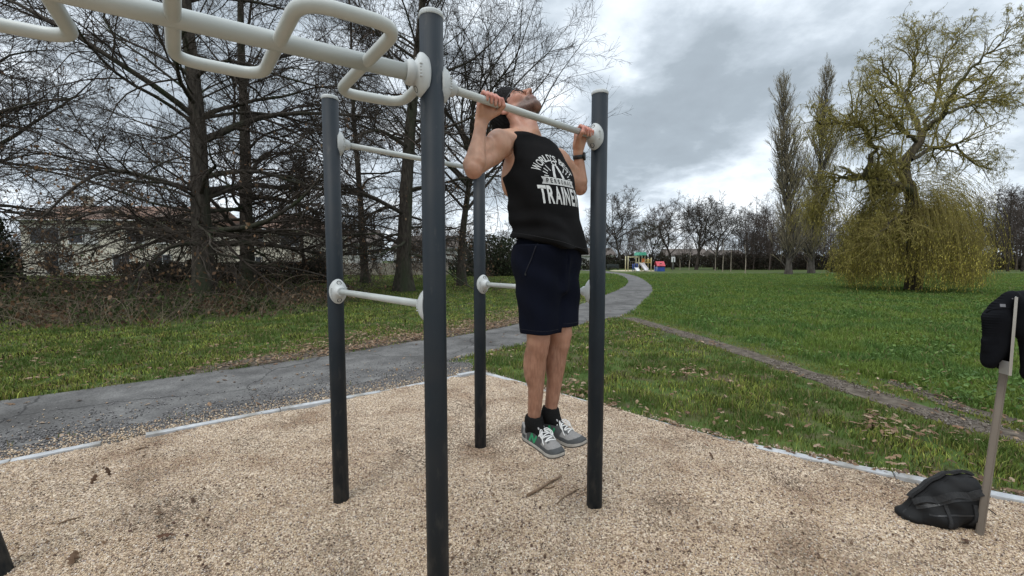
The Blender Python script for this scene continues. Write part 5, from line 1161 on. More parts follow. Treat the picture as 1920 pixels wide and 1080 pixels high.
def zones(x, y):
    trail = dpoly(x, y, TRAIL); rut = dpoly(x, y, RUT); pf = dpoly(x, y, PFAR); pn_ = dpoly(x, y, PNEAR); kb = np.minimum(dpoly(x, y, KERB_R), dpoly(x, y, KERB_L))
    onp = inpoly(x, y, PATH); gr = inpoly(x, y, GRAVEL); verge = (x < -.55) & (y < 6.1) & (~gr) & (~onp) & (dpoly(x, y, KERB_L) < 1.6)
    return trail, rut, pf, pn_, kb, onp, gr, verge
TX = np.interp
def side_of_trail(x, y):   # True beyond the trail (the field side)
    return x > np.interp(y, TRAIL[::-1, 1], TRAIL[::-1, 0])
x, y = view_points(1380000, 1.9, 46, 68, -.62)
trail, rut, pf, pn_, kb, onp, gr, verge = zones(x, y)
dd = np.hypot(x, y); field = side_of_trail(x, y) & (y < 10.7) | ((y >= 10.7) & (x > 3)) 
pat = fbm(x, y, .8, 21, 4); fine_ = fbm(x, y, 4.5, 22, 3)
ok = ~gr & ~verge & (kb > .055)
ok &= ~(onp & (np.minimum(pf, pn_) > .05 * rng.random(len(x)) + .10 * (fbm(x, y, 3.5, 31) - .45)))
wear = np.clip((trail - .08) / (.34 + .25 * side_of_trail(x, y)), 0, 1); ok &= (rng.random(len(x)) < np.clip((trail - .02 - .24 * fbm(x, y, 3.1, 77, 3)) / .22, 0, 1)) & ((rut > .11) | (rng.random(len(x)) < .12))
ok &= ~((pn_ < .35) & (y < 6.1) & (x < -.5) & (rng.random(len(x)) < .93)); bare = np.exp(-np.maximum(kb - .05, 0) / .16) * .75; ok &= rng.random(len(x)) > bare
litter = ((pf < 1.9) & ~onp & (y > 5.2) & (y < 15) & (x > -4.2) & (x < 3)); ok &= ~(litter & (rng.random(len(x)) < np.clip(1.1 - pf / 1.5, 0, .88)))
ok &= (fine_ > .34 + .20 * rng.random(len(x))) | (rng.random(len(x)) < .3)
ug_in = inpoly(x, y, UG); ok &= ~(ug_in & (rng.random(len(x)) < .7))
x, y, dd, field, pat, fine_, wear, onp = x[ok], y[ok], dd[ok], field[ok], pat[ok], fine_[ok], wear[ok], onp[ok]; n = len(x)
hgt = np.where(field, .085 + .11 * np.clip(pat - .25, 0, 1), .030 + .105 * fine_ ** 1.8) * rng.uniform(.55, 1.25, n) * (.45 + .55 * wear)
near_trail = field & (wear < 1); hgt = np.where(near_trail, hgt * .5, hgt)
wd = np.clip(.00078 * dd, .0019, .02)
gA, gB, gC, gD = np.array((.060, .128, .024)), np.array((.145, .225, .040)), np.array((.30, .275, .070)), np.array((.070, .170, .038))
t = np.clip((fbm(x, y, 2.1, 41, 4) - .36) * 3.4 + rng.normal(0, .16, n), 0, 1)[:, None]
cols = np.where(field[:, None], gD * (1 - t) + gB * t, gA * (1 - t) + np.where(rng.random(n) < .4, 1, 0)[:, None] * gC * t + np.where(rng.random(n) < .4, 0, 1)[:, None] * gB * t)
yel = (np.clip(1.25 - wear, 0, 1) * .75)[:, None]; cols = cols * (1 - yel) + np.array((.24, .22, .06)) * yel
dry = rng.random(n) < np.where(field, .04, .12); cols[dry] = np.array((.26, .21, .10)) * rng.uniform(.7, 1.1, (dry.sum(), 1)); cols *= rng.uniform(.75, 1.2, (n, 1))
blades('grass', x, y, hgt, wd, cols, .75, label='tufted green grass growing over the lawn and the field', cat='grass', kind='stuff')
# broad-leaved weeds in the rougher field
x, y = view_points(52000, 3.0, 26, 60, -.5); k = side_of_trail(x, y) & (y < 10.7) | ((y >= 10.7) & (x > 4)); tr = dpoly(x, y, TRAIL); k &= (tr > .55) & (fbm(x, y, .9, 61, 3) > .50) & ~inpoly(x, y, PATH); x, y = x[k], y[k]; n = len(x)
s_ = rng.uniform(.03, .075, n); wc_ = np.array([(.075, .145, .028), (.10, .18, .036), (.13, .20, .05), (.06, .115, .025)])
scatter('weeds', LQV * np.array((1.25, 1, 1)), LQ4, None, np.c_[x, y, rng.uniform(.02, .15, n)], rand_rot(n, .75), s_, wc_[rng.integers(0, 4, n)] * rng.uniform(.8, 1.2, (n, 1)), turf_m, label='low leafy weeds spreading through the rough field', cat='weeds', kind='stuff')
# fallen leaves
def drop_leaves(name, x, y, z, label, smin=.034, smax=.078, pal=None):
    n = len(x); scatter(name, LEAFV * np.array((1, 1, 1.4)) - np.array((0, .5, 0)), None, LEAF3, np.c_[x, y, z], rand_rot(n, .38), rng.uniform(smin, smax, n), leafcols(n, pal=pal), leafm, label=label, cat='leaves', kind='stuff')
LP2 = np.array([(.30, .20, .13), (.38, .27, .18), (.24, .15, .095), (.44, .33, .24), (.17, .105, .07)])
x, y = view_points(130000, 2.0, 13, 61, -.3); trail, rut, pf, pn_, kb, onp, gr, verge = zones(x, y); pt = fbm(x, y, 1.1, 71, 3)
right_lawn = ~gr & ~onp & ~side_of_trail(x, y) & (x > -.4) & (y < 9.5)
pr = np.where(right_lawn, np.exp(-kb / .13) * .50 + np.clip((pt - .63) * 2.2, 0, .35) + .010, 0)
lf = (~onp) & (pf < 3.5) & (y > 4) & (x < 3) & (x > -8); pr = np.where(lf, np.clip((1.25 - pf / 1.6), 0, 1) * np.clip((x + 4.5) / 1.5, 0, 1) * 1.0 * (.3 + pt) + np.clip((pt - .62) * 2, 0, .3) + .02, pr)
pr = np.where(onp, .008 + .05 * np.exp(-pf / .12) * (x > -4), pr); pr = np.where(side_of_trail(x, y) & (y < 9.5), .006 + np.exp(-rut / .2) * .18, pr)
ok = (rng.random(len(x)) < pr * .85) & ~gr & ~verge; x, y, onp, kb = x[ok], y[ok], onp[ok], kb[ok]
drop_leaves('fallen_leaves', x, y, np.where(onp, .014, np.where(kb < .15, .03, .045)), 'dry brown oak leaves littering the grass and the path edge', pal=LP2)
x, y = rng.uniform(-5.5, 2.6, 26000), rng.uniform(5.0, 14, 26000); pf = dpoly(x, y, PFAR); ok = ~inpoly(x, y, PATH) & (pf < 1.7) & (x < np.interp(y, PFAR[:, 1], PFAR[:, 0])) & (rng.random(len(x)) < np.exp(-pf / .7) * np.clip((x + 5.2) / 1.6, 0, 1) * np.clip((2.6 - x) / 1.5, 0, 1) * (.35 + fbm(x, y, 1.3, 88, 3))); x, y = x[ok], y[ok]
drop_leaves('leaf_drift', x, y, rng.uniform(.012, .04, len(x)), 'drift of dead oak leaves along the far edge of the path', pal=LP2)
# leaf and twig crumbs in the gravel
x, y = view_points(2600, 1.6, 5.2, 52, -.8); k = inpoly(x, y, GRAVEL) & (fbm(x, y, 1.3, 81, 3) > .52); x, y = x[k], y[k]; n = len(x)
scatter('leaf_crumbs', LQV * np.array((1.5, 1, 1)), LQ4, None, np.c_[x, y, gravel_h(x, y) + .006], rand_rot(n, .5), rng.uniform(.010, .028, n), leafcols(n, pal=np.array([(.14, .09, .06), (.20, .13, .08), (.10, .06, .045)])), leafm, label='crumbled leaf bits trodden into the gravel', cat='leaf bits', kind='stuff')
# undergrowth under the oaks: dead stems, brambles, copper leaves
def undergrowth():
    g = np.random.default_rng(33); poly = np.array(UG); n0 = 15000; x = g.uniform(-32, -3.4, n0); y = g.uniform(7.6, 21, n0); k = inpoly(x, y, poly) & (g.random(n0) < .35 + .65 * (fbm(x, y, .7, 91, 2) > .45)); x, y = x[k], y[k]; n = len(x)
    hh = (.26 + .76 * fbm(x, y, .5, 92, 2)) * g.uniform(.5, 1.15, n); w = Wood()
    P, Rr = grow(g, np.c_[x, y, np.full(n, -.02)], np.c_[g.normal(0, .55, (n, 2)), np.ones(n)], hh * 1.25, np.full(n, .0055), np.full(n, .003), 5, .14, (0, 0, -1.), .10); w.add(P, Rr, 3)
    m = 340; sel = g.choice(n, m); P2, R2 = grow(g, np.c_[x[sel], y[sel], np.zeros(m)], np.c_[g.normal(0, .8, (m, 2)), np.full(m, 1.1)], g.uniform(1.2, 2.6, m), np.full(m, .008), np.full(m, .004), 9, .08, (0, 0, -1.), .17); w.add(P2, R2, 4)
    root = link('undergrowth', w.mesh('undergrowth', False), pmat('dead_stems', (.085, .066, .048), (.19, .155, .115), rough=.95, scale=1.7, spec=.1), label='tangled dead stems and brambles under the big oaks', cat='undergrowth', kind='stuff')
    globals()['rng'] = g; nl = 19000; Q = np.concatenate([P[:, 1:].reshape(-1, 3), P2[:, 2:].reshape(-1, 3)]); Q = Q[Q[:, 2] > .02]; q = Q[g.integers(0, len(Q), nl)] + g.normal(0, .035, (nl, 3)); q[:, 2] = np.abs(q[:, 2])
    cl = leafcols(nl, g) * .85; gm_ = fbm(q[:, 0], q[:, 1] + q[:, 2], .8, 95, 2) > .52; cl[gm_] = np.array((.055, .080, .025)) * g.uniform(.6, 1.3, (gm_.sum(), 1))
    dk_ = fbm(q[:, 0] + 7, q[:, 1], 1.2, 96, 2) > .55; cl[dk_] *= .6
    scatter('dead_leaves', LQV * np.array((1.4, 1, 2)), LQ4, None, q, rand_rot(nl, 2.2), g.uniform(.055, .115, nl), cl, leafm, parent=root, kind='stuff')
    # pale dry grass wisps
    m = 900; k = g.choice(n, m); P3, R3 = grow(g, np.c_[x[k], y[k], np.zeros(m)] + g.normal(0, .05, (m, 3)) * (1, 1, 0), np.c_[g.normal(0, .25, (m, 2)), np.ones(m)], g.uniform(.3, .7, m), np.full(m, .004), np.full(m, .002), 4, .1, (0, 0, -1.), .12); ww = Wood().add(P3, R3, 3); link('dry_grass', ww.mesh('dry_grass', False), pmat('straw', (.25, .20, .12), (.34, .28, .18), rough=.9, scale=2), root, kind='stuff')
    globals()['rng'] = rng0
undergrowth()
# ---- hedges and shrubs: twiggy cores with leaves through the volume
def leafy(name, loc, rz, dims, label, cat, pal, nl, ls, seed, dome=0.0, stem=(.05, .04, .03), group=None, lump=.25):
    g = np.random.default_rng(seed); root = empty(name, loc, rz, label=label, cat=cat, group=group); lx, ly, lz = dims; w = Wood(); ns = max(int(lx * 9), 10)
    P, Rr = grow(g, np.c_[g.uniform(-lx / 2, lx / 2, ns), g.uniform(-ly / 2.5, ly / 2.5, ns), np.full(ns, -.1)] * (1 if not dome else .35), np.c_[g.normal(0, .3 if not dome else .6, (ns, 2)), np.ones(ns)], np.full(ns, lz * .95), np.full(ns, .03), np.full(ns, .008), 6, .12, (0, 0, 1), .05); w.add(P, Rr, 4); P2, R2, _ = spawn(g, P, Rr, np.full(ns, lz), 8, .1, 1, 45, 3, .35, .6, .006, .12, (0, 0, 1), .03); w.add(P2, R2, 3)
    link('stems', w.mesh('stems', False), pmat('shrub_stem_%d' % seed, stem, tuple(1.6 * c for c in stem), rough=.95, scale=2), root)
    u = g.uniform(-1, 1, (nl * 3, 3)); u[:, 2] = (u[:, 2] + 1) / 2
    if dome: k = (u[:, 0] ** 2 + u[:, 1] ** 2 + u[:, 2] ** 2 * .95) < (1 - lump * (fbm(u[:, 0] * 2 + 3, u[:, 2] * 2 + u[:, 1] * 2, 1.6, seed, 2)))
    else: k = (u[:, 2] < 1 - lump * fbm(u[:, 0] * lx, u[:, 1] * 0 + 1, 1.3, seed, 3)) & (np.abs(u[:, 1]) < 1 - lump * fbm(u[:, 0] * lx, u[:, 2] * 2, 1.5, seed + 1, 3))
    q = (u[k] * np.array((lx / 2, ly / 2, lz)))[:nl]; n = len(q); globals()['rng'] = g; pal = np.array(pal)
    cc = pal[g.integers(0, len(pal), n)] * (.65 + .8 * fbm(q[:, 0] * 1.3 + 9, q[:, 2] * 1.6 + q[:, 1], 1.4, seed, 2))[:, None]
    scatter('leaves', LQV * np.array((1.4, 1, 1.5)), LQ4, None, q + np.array((0, 0, .02)), rand_rot(n, 2.4), g.uniform(.7, 1.3, n) * ls, cc, leafm, parent=root, kind='stuff'); globals()['rng'] = rng0; return root
c0, c1 = G(150, 541), G(480, 541); mid = (c0 + c1) / 2
leafy('hedge', (mid[0], 26.5, 0), 0, (13.0, 1.2, 1.45), 'dark clipped hedge in front of the left tiled house', 'hedge', [(.022, .020, .016), (.032, .026, .02), (.03, .034, .018)], 16000, .13, 201, lump=.15)
leafy('hedge', (-1.5, 64, 0), 0, (34, 1.6, 1.7), 'dark hedge far off behind the legs of the man', 'hedge', [(.022, .026, .016), (.035, .036, .022)], 9000, .22, 202)
leafy('hedge', (22.0, 73, 0), 0, (9.0, 1.6, 1.6), 'low dark hedge left of the playground climbing frame', 'hedge', [(.02, .024, .014), (.03, .032, .02)], 5000, .2, 208)
leafy('hedge', (64, 66, 0), 0, (62, 3.0, 3.0), 'long dark thicket along the far edge of the field behind the poplars', 'hedge', [(.045, .034, .026), (.060, .048, .036), (.035, .034, .022)], 22000, .30, 203, lump=.55, stem=(.03, .025, .02))
leafy('hedge', (40, 86, 0), 0, (46, 3.0, 3.4), 'brown thicket behind the staked saplings', 'hedge', [(.045, .036, .028), (.065, .052, .038), (.04, .04, .026)], 15000, .34, 204, lump=.55, stem=(.03, .025, .02))
leafy('evergreen_shrub', (-20.4, 15.4, 0), 0, (3.6, 3.0, 4.6), 'dark evergreen bush at the far left edge', 'shrub', [(.014, .024, .012), (.022, .034, .016), (.035, .045, .018)], 9000, .13, 205, dome=1)
leafy('evergreen_shrub', (-19.2, 41, 0), 0, (2.2, 2.0, 2.6), 'small round dark bush beside the corner of the right-hand tiled house', 'shrub', [(.02, .03, .015), (.03, .04, .02)], 2600, .16, 206, dome=1)
leafy('round_shrub', (44.5, 52, 0), 0, (10, 5, 4.4), 'olive-brown round shrub between the poplars and the willow skirt', 'shrub', [(.05, .05, .022), (.07, .064, .03), (.04, .038, .022)], 8000, .22, 207, dome=1)
leafy('round_shrub', (-2.0, 40, 0), 0, (9, 4, 4.2), 'dark green leafy shrub far behind the post nearest the man', 'shrub', [(.03, .042, .02), (.042, .055, .026), (.024, .03, .018)], 8000, .2, 209, dome=1)
# ------------------------------------------------------------------ sign with jacket, backpack, sticks, single leaves
sb = G(1835, 1014); top = at(1903, 560, 2.17); ax = Vector(top - sb); Lp = ax.length; axn = ax.normalized()
sgn = empty('sign_post', tuple(sb), label='leaning steel sign post at the right edge with a jacket hung over it', cat='sign')
frm = axn.to_track_quat('Z', 'Y').to_matrix().to_4x4()
MS = frm @ Matrix.Rotation(R(14), 4, 'Z')
pst = pmat('galvanised_post', (.15, .125, .10), (.23, .195, .16), rough=.5, metal=.4, scale=9, stretch=(1, 1, .2), rvar=.1, bump=.1, bscale=120, bdist=.001)
mb = MB(); bm2 = bmesh.new(); bmesh.ops.create_cube(bm2, size=1)
for v in bm2.verts: v.co = Vector((v.co.x * .030, v.co.y * .030, v.co.z * (Lp + .3)))
bmesh.ops.bevel(bm2, geom=list(bm2.edges), offset=.005, segments=2, affect='EDGES'); bm2.transform(MS @ Matrix.Translation((0, 0, Lp / 2 - .15))); mb.merge(bm2); mb.build('post', pst, sgn)
# thin folded panel fixed to the post, seen almost edge-on
pan = pmat('sign_panel', (.42, .41, .39), (.52, .51, .49), rough=.4, metal=.6, scale=8)
ea, eb = Vector(at(1893, 704, 2.075)), Vector(at(1905, 557, 2.085))       # the panel's near edge
vd = Vector((.765, .64, 0)).normalized()
def slabq(a, b_, wv, th, name, mat):
    n_ = (b_ - a).cross(wv).normalized() * th; o_ = sgn.matrix_basis.translation; mb = MB(); q = [a, b_, b_ + wv, a + wv]; v0 = [mb.bm.verts.new(p - o_ - n_) for p in q]; v1 = [mb.bm.verts.new(p - o_ + n_) for p in q]
    mb.bm.faces.new(v0[::-1]); mb.bm.faces.new(v1); [mb.bm.faces.new((v0[i], v0[(i + 1) % 4], v1[(i + 1) % 4], v1[i])) for i in range(4)]; return mb.build(name, mat, sgn)
slabq(ea + vd * .012, eb + vd * .012, vd * .27, .0018, 'panel', pan)
sv = Vector((.64, -.765, 0)); slabq(ea - sv * .004, eb - sv * .004, sv * .011, .004, 'panel_edge', steel)
slabq(ea + vd * .01 - sv * .006, ea + (eb - ea) * .17 + vd * .01 - sv * .006, -sv * .030 + vd * .03, .0015, 'panel_flange', pan)
# jacket
jk = pmat('black_fleece', (.0038, .0042, .0058), (.0065, .007, .009), rough=.95, scale=12, bump=.3, bscale=420, bdist=.002, spec=.12)
def jacket():
    Dj = 2.15; P = lambda px, py, dd=0: at(px, py, Dj + dd)
    lo = np.array((2.28, 1.90, .72)); hi = np.array((3.05, 2.42, 1.46)); K = SDF(lo, hi, .0045)
    K.ell(P(1872, 602, .0), (.058, .055, .080), k=.02); K.ell(P(1872, 640, .0), (.060, .050, .115), k=.03); K.ell(P(1858, 664, .0), (.034, .040, .075), rotm(0, R(14), 0), k=.02); K.ell(P(1878, 672, .02), (.030, .036, .060), k=.02); K.cap(P(1850, 596), P(1853, 650), .022, .020, k=.015); K.cap(P(1852, 655), P(1860, 686), .020, .014, k=.02)
    K.cap(P(1862, 592), P(1893, 558), .034, .024, k=.03); K.cap(P(1876, 575), P(1900, 553), .030, .020, k=.03); K.cap(P(1900, 557, .03), P(1960, 556, .04), .030, .045, k=.04); K.cap(P(1846, 640), P(1848, 655), .016, .012, k=.02)
    K.ell(P(1950, 610, .04), (.10, .060, .14), k=.04); K.ell(P(1962, 690, .03), (.085, .05, .13), k=.05); K.cap(P(1922, 575, .0), P(1932, 700, .0), .036, .032, k=.04); K.ell(P(1915, 600, 0), (.03, .04, .10), k=.03); K.cap(P(1932, 700), P(1944, 738), .030, .020, k=.02)
    def ridges(X, Y, Z): return K_D + 0 * X
    v, f = K.mesh(2); d = v[:, 0] / v[:, 1]; px = 960 + FPX * d
    amp = np.clip((px - 1840) / 8, 0, 1) * np.clip((1892 - px) / 8, 0, 1) * np.clip((1.372 - v[:, 2]) / .02, 0, 1) * np.clip((v[:, 2] - 1.05) / .1, 0, 1)
    bulge = .0022 * np.sin(v[:, 2] * 2 * PI / .0135) * amp + .016 * (fbm(v[:, 0] * 9, v[:, 2] * 6 + v[:, 1] * 8, 1, 3, 3) - .5)
    out = v - np.array((2.48, 2.16, 0)); out[:, 2] = 0; v = v + nrm(out) * bulge[:, None]
    o = link('jacket', mesh_np('jacket', v, f, smooth=True), jk, label='black ribbed jacket draped over the steel sign post', cat='jacket')
    bv = BVHTree.FromPolygons([Vector(q) for q in v], f.tolist())
    def proj_tube(pts, r, name, mat):
        pl = []
        for px_, py_ in pts:
            r_ = ray(px_, py_); h = bv.ray_cast(Vector((0, 0, CAMH)), Vector(r_).normalized(), 4)
            if h[0]: pl.append(h[0] + h[1] * .0015)
        if len(pl) > 2: MB().tube(pl, r, 7).build(name, mat, o)
    proj_tube([(1850, 586), (1858, 581), (1868, 579), (1880, 578.5), (1893, 578)], .0035, 'yoke_seam', jk)
    proj_tube([(1898, 560), (1899, 580), (1899, 610), (1898, 640), (1896, 672)], .0035, 'zip', pmat('zip_black', (.01, .01, .01), (.02, .02, .02), rough=.5, scale=200))
    h = bv.ray_cast(Vector((0, 0, CAMH)), Vector(ray(1880, 573)).normalized(), 4)
    if h[0]:
        M = Matrix.Translation(h[0]) @ h[1].to_track_quat('Z', 'Y').to_matrix().to_4x4(); MB().box(M @ Vector((0, 0, .001)), (.020, .016, .002), M.to_3x3().to_4x4(), bev=.0006).build('label_tab', pmat('grey_tab', (.10, .10, .11), (.14, .14, .15), rough=.6), o)
jacket()
# backpack lying on the gravel against the post
def backpack():
    b = G(1764, 987); root = empty('backpack', tuple(b), label='black backpack lying on the gravel against the sign post', cat='backpack'); f = pmat('black_nylon', (.0032, .0032, .0035), (.006, .006, .0064), rough=.75, scale=9, bump=.25, bscale=500, bdist=.0015, spec=.35)
    K = SDF((-.28, -.18, -.02), (.30, .22, .34), .005); wn_ = [(-.17, .045, .045), (-.10, .090, .085), (-.02, .128, .122), (.06, .152, .148), (.13, .160, .156)]
    for x, z, r in wn_: K.ell((x, .02, z), (.085, .115 if x > -.1 else .085, r), k=.05)
    K.ell((.165, .02, .16), (.05, .11, .15), k=.04); K.ell((-.02, -.070, .085), (.13, .050, .060), rotm(0, R(-14), 0), k=.02)        # side pocket bulge
    K.apply(lambda X, Y, Z: .012 - Z + 0 * X + 0 * Y, (-.28, -.18, -.02), (.3, .22, .1), .02, 'i'); v, q = K.mesh(2); v[:, 1] += .006 * (fbm(v[:, 0] * 14, v[:, 2] * 14, 1, 5, 3) - .5); v[:, 2] += .026 * (fbm(v[:, 0] * 9 + 3, v[:, 1] * 9, 1, 6, 3) - .5) * np.clip(v[:, 2] / .08, 0, 1); v[:, 1] -= .010 * np.sin(v[:, 0] * 30 + v[:, 2] * 38) * np.clip(v[:, 2] / .06, 0, 1) * (v[:, 1] < 0)
    link('bag', mesh_np('bag', v, q, smooth=True), f, root); bv = BVHTree.FromPolygons([Vector(p) for p in v], q.tolist())
    def lay(pts, w_, t_, name, mat, lift=.002):
        mbb = MB(); ring = []
        for x, y, z in pts:
            o = Vector((x, y, z)); c = Vector((x * .8, .02, .09)); h = bv.ray_cast(o, (c - o).normalized(), 1)
            if h[0]: ring.append((h[0] + h[1] * lift, h[1]))
        vs = []
        for i, (p, nn) in enumerate(ring):
            t = (ring[min(i + 1, len(ring) - 1)][0] - ring[max(i - 1, 0)][0]).normalized(); s_ = t.cross(nn).normalized() * w_ / 2
            vs.append([mbb.bm.verts.new(p - s_ - nn * t_), mbb.bm.verts.new(p - s_ + nn * t_), mbb.bm.verts.new(p + s_ + nn * t_), mbb.bm.verts.new(p + s_ - nn * t_)])
        for i in range(len(vs) - 1):
            for k in range(4): mbb.bm.faces.new((vs[i][k], vs[i][(k + 1) % 4], vs[i + 1][(k + 1) % 4], vs[i + 1][k]))
        if len(vs) > 1: mbb.bm.faces.new(vs[0][::-1]); mbb.bm.faces.new(vs[-1]); return mbb.build(name, mat, root)
        mbb.bm.free()
    L_ = np.linspace(-.20, .19, 22)
    st_m = pmat('strap_webbing', (.010, .010, .011), (.018, .018, .018), rough=.85, scale=80, bump=.3, bscale=300)
    lay([(x, -.25 + .1 * (x > .3), .22 + .25 * math.sin((x + .2) * 3.4)) for x in L_], .020, .002, 'zip', pmat('zip_grey', (.012, .012, .013), (.022, .022, .022), rough=.5, scale=150))
    lay([(x, -.32, .10 + .13 * math.sin((x + .2) * 3.6)) for x in L_[3:-3]], .009, .002, 'pocket_zip', pmat('zip_grey', (.03, .03, .03)))
    lay([(x, -.16 + .03 * math.sin(9 * x), .34) for x in L_], .036, .007, 'shoulder_strap', st_m, .016); lay([(x, .06, .38) for x in L_], .040, .008, 'shoulder_strap', st_m, .014); lay([(.13, -.34 + .12 * k / 9, .02 + .30 * k / 9) for k in range(10)], .022, .004, 'compression_strap', st_m, .006); lay([(-.04, -.34 + .12 * k / 9, .02 + .26 * k / 9) for k in range(10)], .020, .004, 'compression_strap', st_m, .006)
    lay([(x, -.30, .30 - .5 * (x - .02)) for x in L_[1:8]], .010, .0020, 'piping', pmat('reflective_piping', (.12, .12, .115), (.2, .2, .19), rough=.5, scale=60))
    mbb = MB(); mbb.tube(fillet([(-.205, .0, .075), (-.235, -.015, .060), (-.240, -.030, .015), (-.205, -.035, .008), (-.17, -.03, .020)], .02, 5), .010, 10); mbb.build('grab_loop', st_m, root)
    mbb = MB(); mbb.box((-.212, -.048, .040), (.020, .010, .042), Matrix.Rotation(R(8), 4, 'Y'), bev=.004); mbb.build('buckle', pmat('grey_buckle', (.20, .21, .20), (.28, .29, .28), rough=.4), root)
    mbb = MB(); mbb.tube(fillet([(.175, -.06, .19), (.215, -.085, .165), (.235, -.09, .150)], .02, 4), .003, 6); mbb.build('cord', st_m, root)
    root.rotation_euler = (0, 0, R(-14)); root.scale = (.80, .84, .95)
backpack()
# sticks on the gravel
stk = pmat('dead_wood', (.12, .075, .045), (.23, .155, .095), rough=.9, scale=14, stretch=(1, 1, 1), bump=.6, bscale=50, bdist=.004)
def stick(name, pxs, r, label, sub=None):
    P = [G(*p) for p in pxs]; P = [np.array((p[0], p[1], float(gravel_h(np.array([p[0]]), np.array([p[1]]))[0]) + r * (.9 + .8 * (i % 2)))) for i, p in enumerate(P)]; o = Vector(P[0]); mb = MB(); pts = [Vector(p) - o for p in P]; mb.tube(pts, [r * (1 - .35 * i / (len(pts) - 1)) * (1 + .15 * math.sin(i * 2.7)) for i in range(len(pts))], 8)
    if sub: 
        q = [Vector(G(*p)) for p in sub]; mb.tube([Vector((a.x, a.y, .035)) - o for a in q], [r * .6, r * .5, r * .35], 6)
    ob = mb.build(name, stk, None, label=label, cat='stick'); ob.location = o; return ob
stick('stick', [(989, 941), (1003, 932), (1016, 924), (1030, 916), (1042, 909), (1053, 903)], .0095, 'thick broken brown stick lying on the gravel between two posts', [(1020, 924), (1028, 925), (1040, 921)])
stick('stick', [(1044, 954), (1054, 944), (1066, 936), (1078, 928), (1086, 924)], .0045, 'thin dark curved twig beside the thick stick')
stick('stick', [(1094, 928), (1099, 920), (1103, 915)], .003, 'short thin twig close to the foot of the right post')
stick('stick', [(843, 1062), (850, 1050), (861, 1042), (866, 1035)], .003, 'small forked twig right of the nearest post', [(850, 1052), (846, 1042), (846, 1038)])
stick('stick', [(108, 993), (128, 986), (150, 978)], .006, 'flat strip of dead wood on the gravel at the lower left')
stick('stick', [(255, 852), (266, 849), (278, 847)], .006, 'short dark piece of wood near the gap in the kerb')
def single_leaf(px, py, s, rz, tilt, label, pal):
    p = G(px, py); g = LEAFV * np.array((1, 1, 2.0)); me = mesh_np('oak_leaf', (g - np.array((0, .5, 0))) * s * .78, None, LEAF3, np.tile(np.array(pal), (13, 1))); o = link('oak_leaf', me, leafm, None, label=label, cat='leaf'); z = float(gravel_h(np.array([p[0]]), np.array([p[1]]))[0]); o.location = (p[0], p[1], z + .012 + .25 * s * abs(math.sin(tilt))); o.rotation_euler = (tilt, R(12), rz)
single_leaf(312, 1019, .115, 2.4, .25, 'largest dry brown oak leaf lying on the gravel at the lower left', (.13, .07, .045))
single_leaf(138, 1064, .10, .6, .3, 'curled brown oak leaf on the gravel at the bottom left', (.15, .095, .06)); single_leaf(203, 898, .085, 1.4, .9, 'dark oak leaf standing on edge in the gravel near the kerb', (.09, .055, .035)); single_leaf(177, 911, .08, .2, 1.0, 'small dark oak leaf propped upright beside its neighbour near the kerb', (.11, .065, .04))
single_leaf(174, 892, .075, 1.9, .2, 'pale curled leaf on the gravel near the kerb', (.42, .34, .26)); single_leaf(300, 978, .07, 2.9, .2, 'brown leaf flat on the gravel left of the second post', (.14, .085, .055)); single_leaf(362, 948, .055, .9, .3, 'small dark leaf on the gravel in front of the second post', (.10, .065, .045)); single_leaf(1325, 845, .07, 1.2, .6, 'reddish leaf sprig on the gravel near the grass kerb', (.17, .085, .05)); single_leaf(1333, 866, .075, .3, .7, 'small dark sprig on the gravel below the reddish one', (.12, .075, .05)); single_leaf(1810, 1033, .08, 2.0, .2, 'dark leaf on the gravel at the foot of the sign post', (.11, .065, .045))
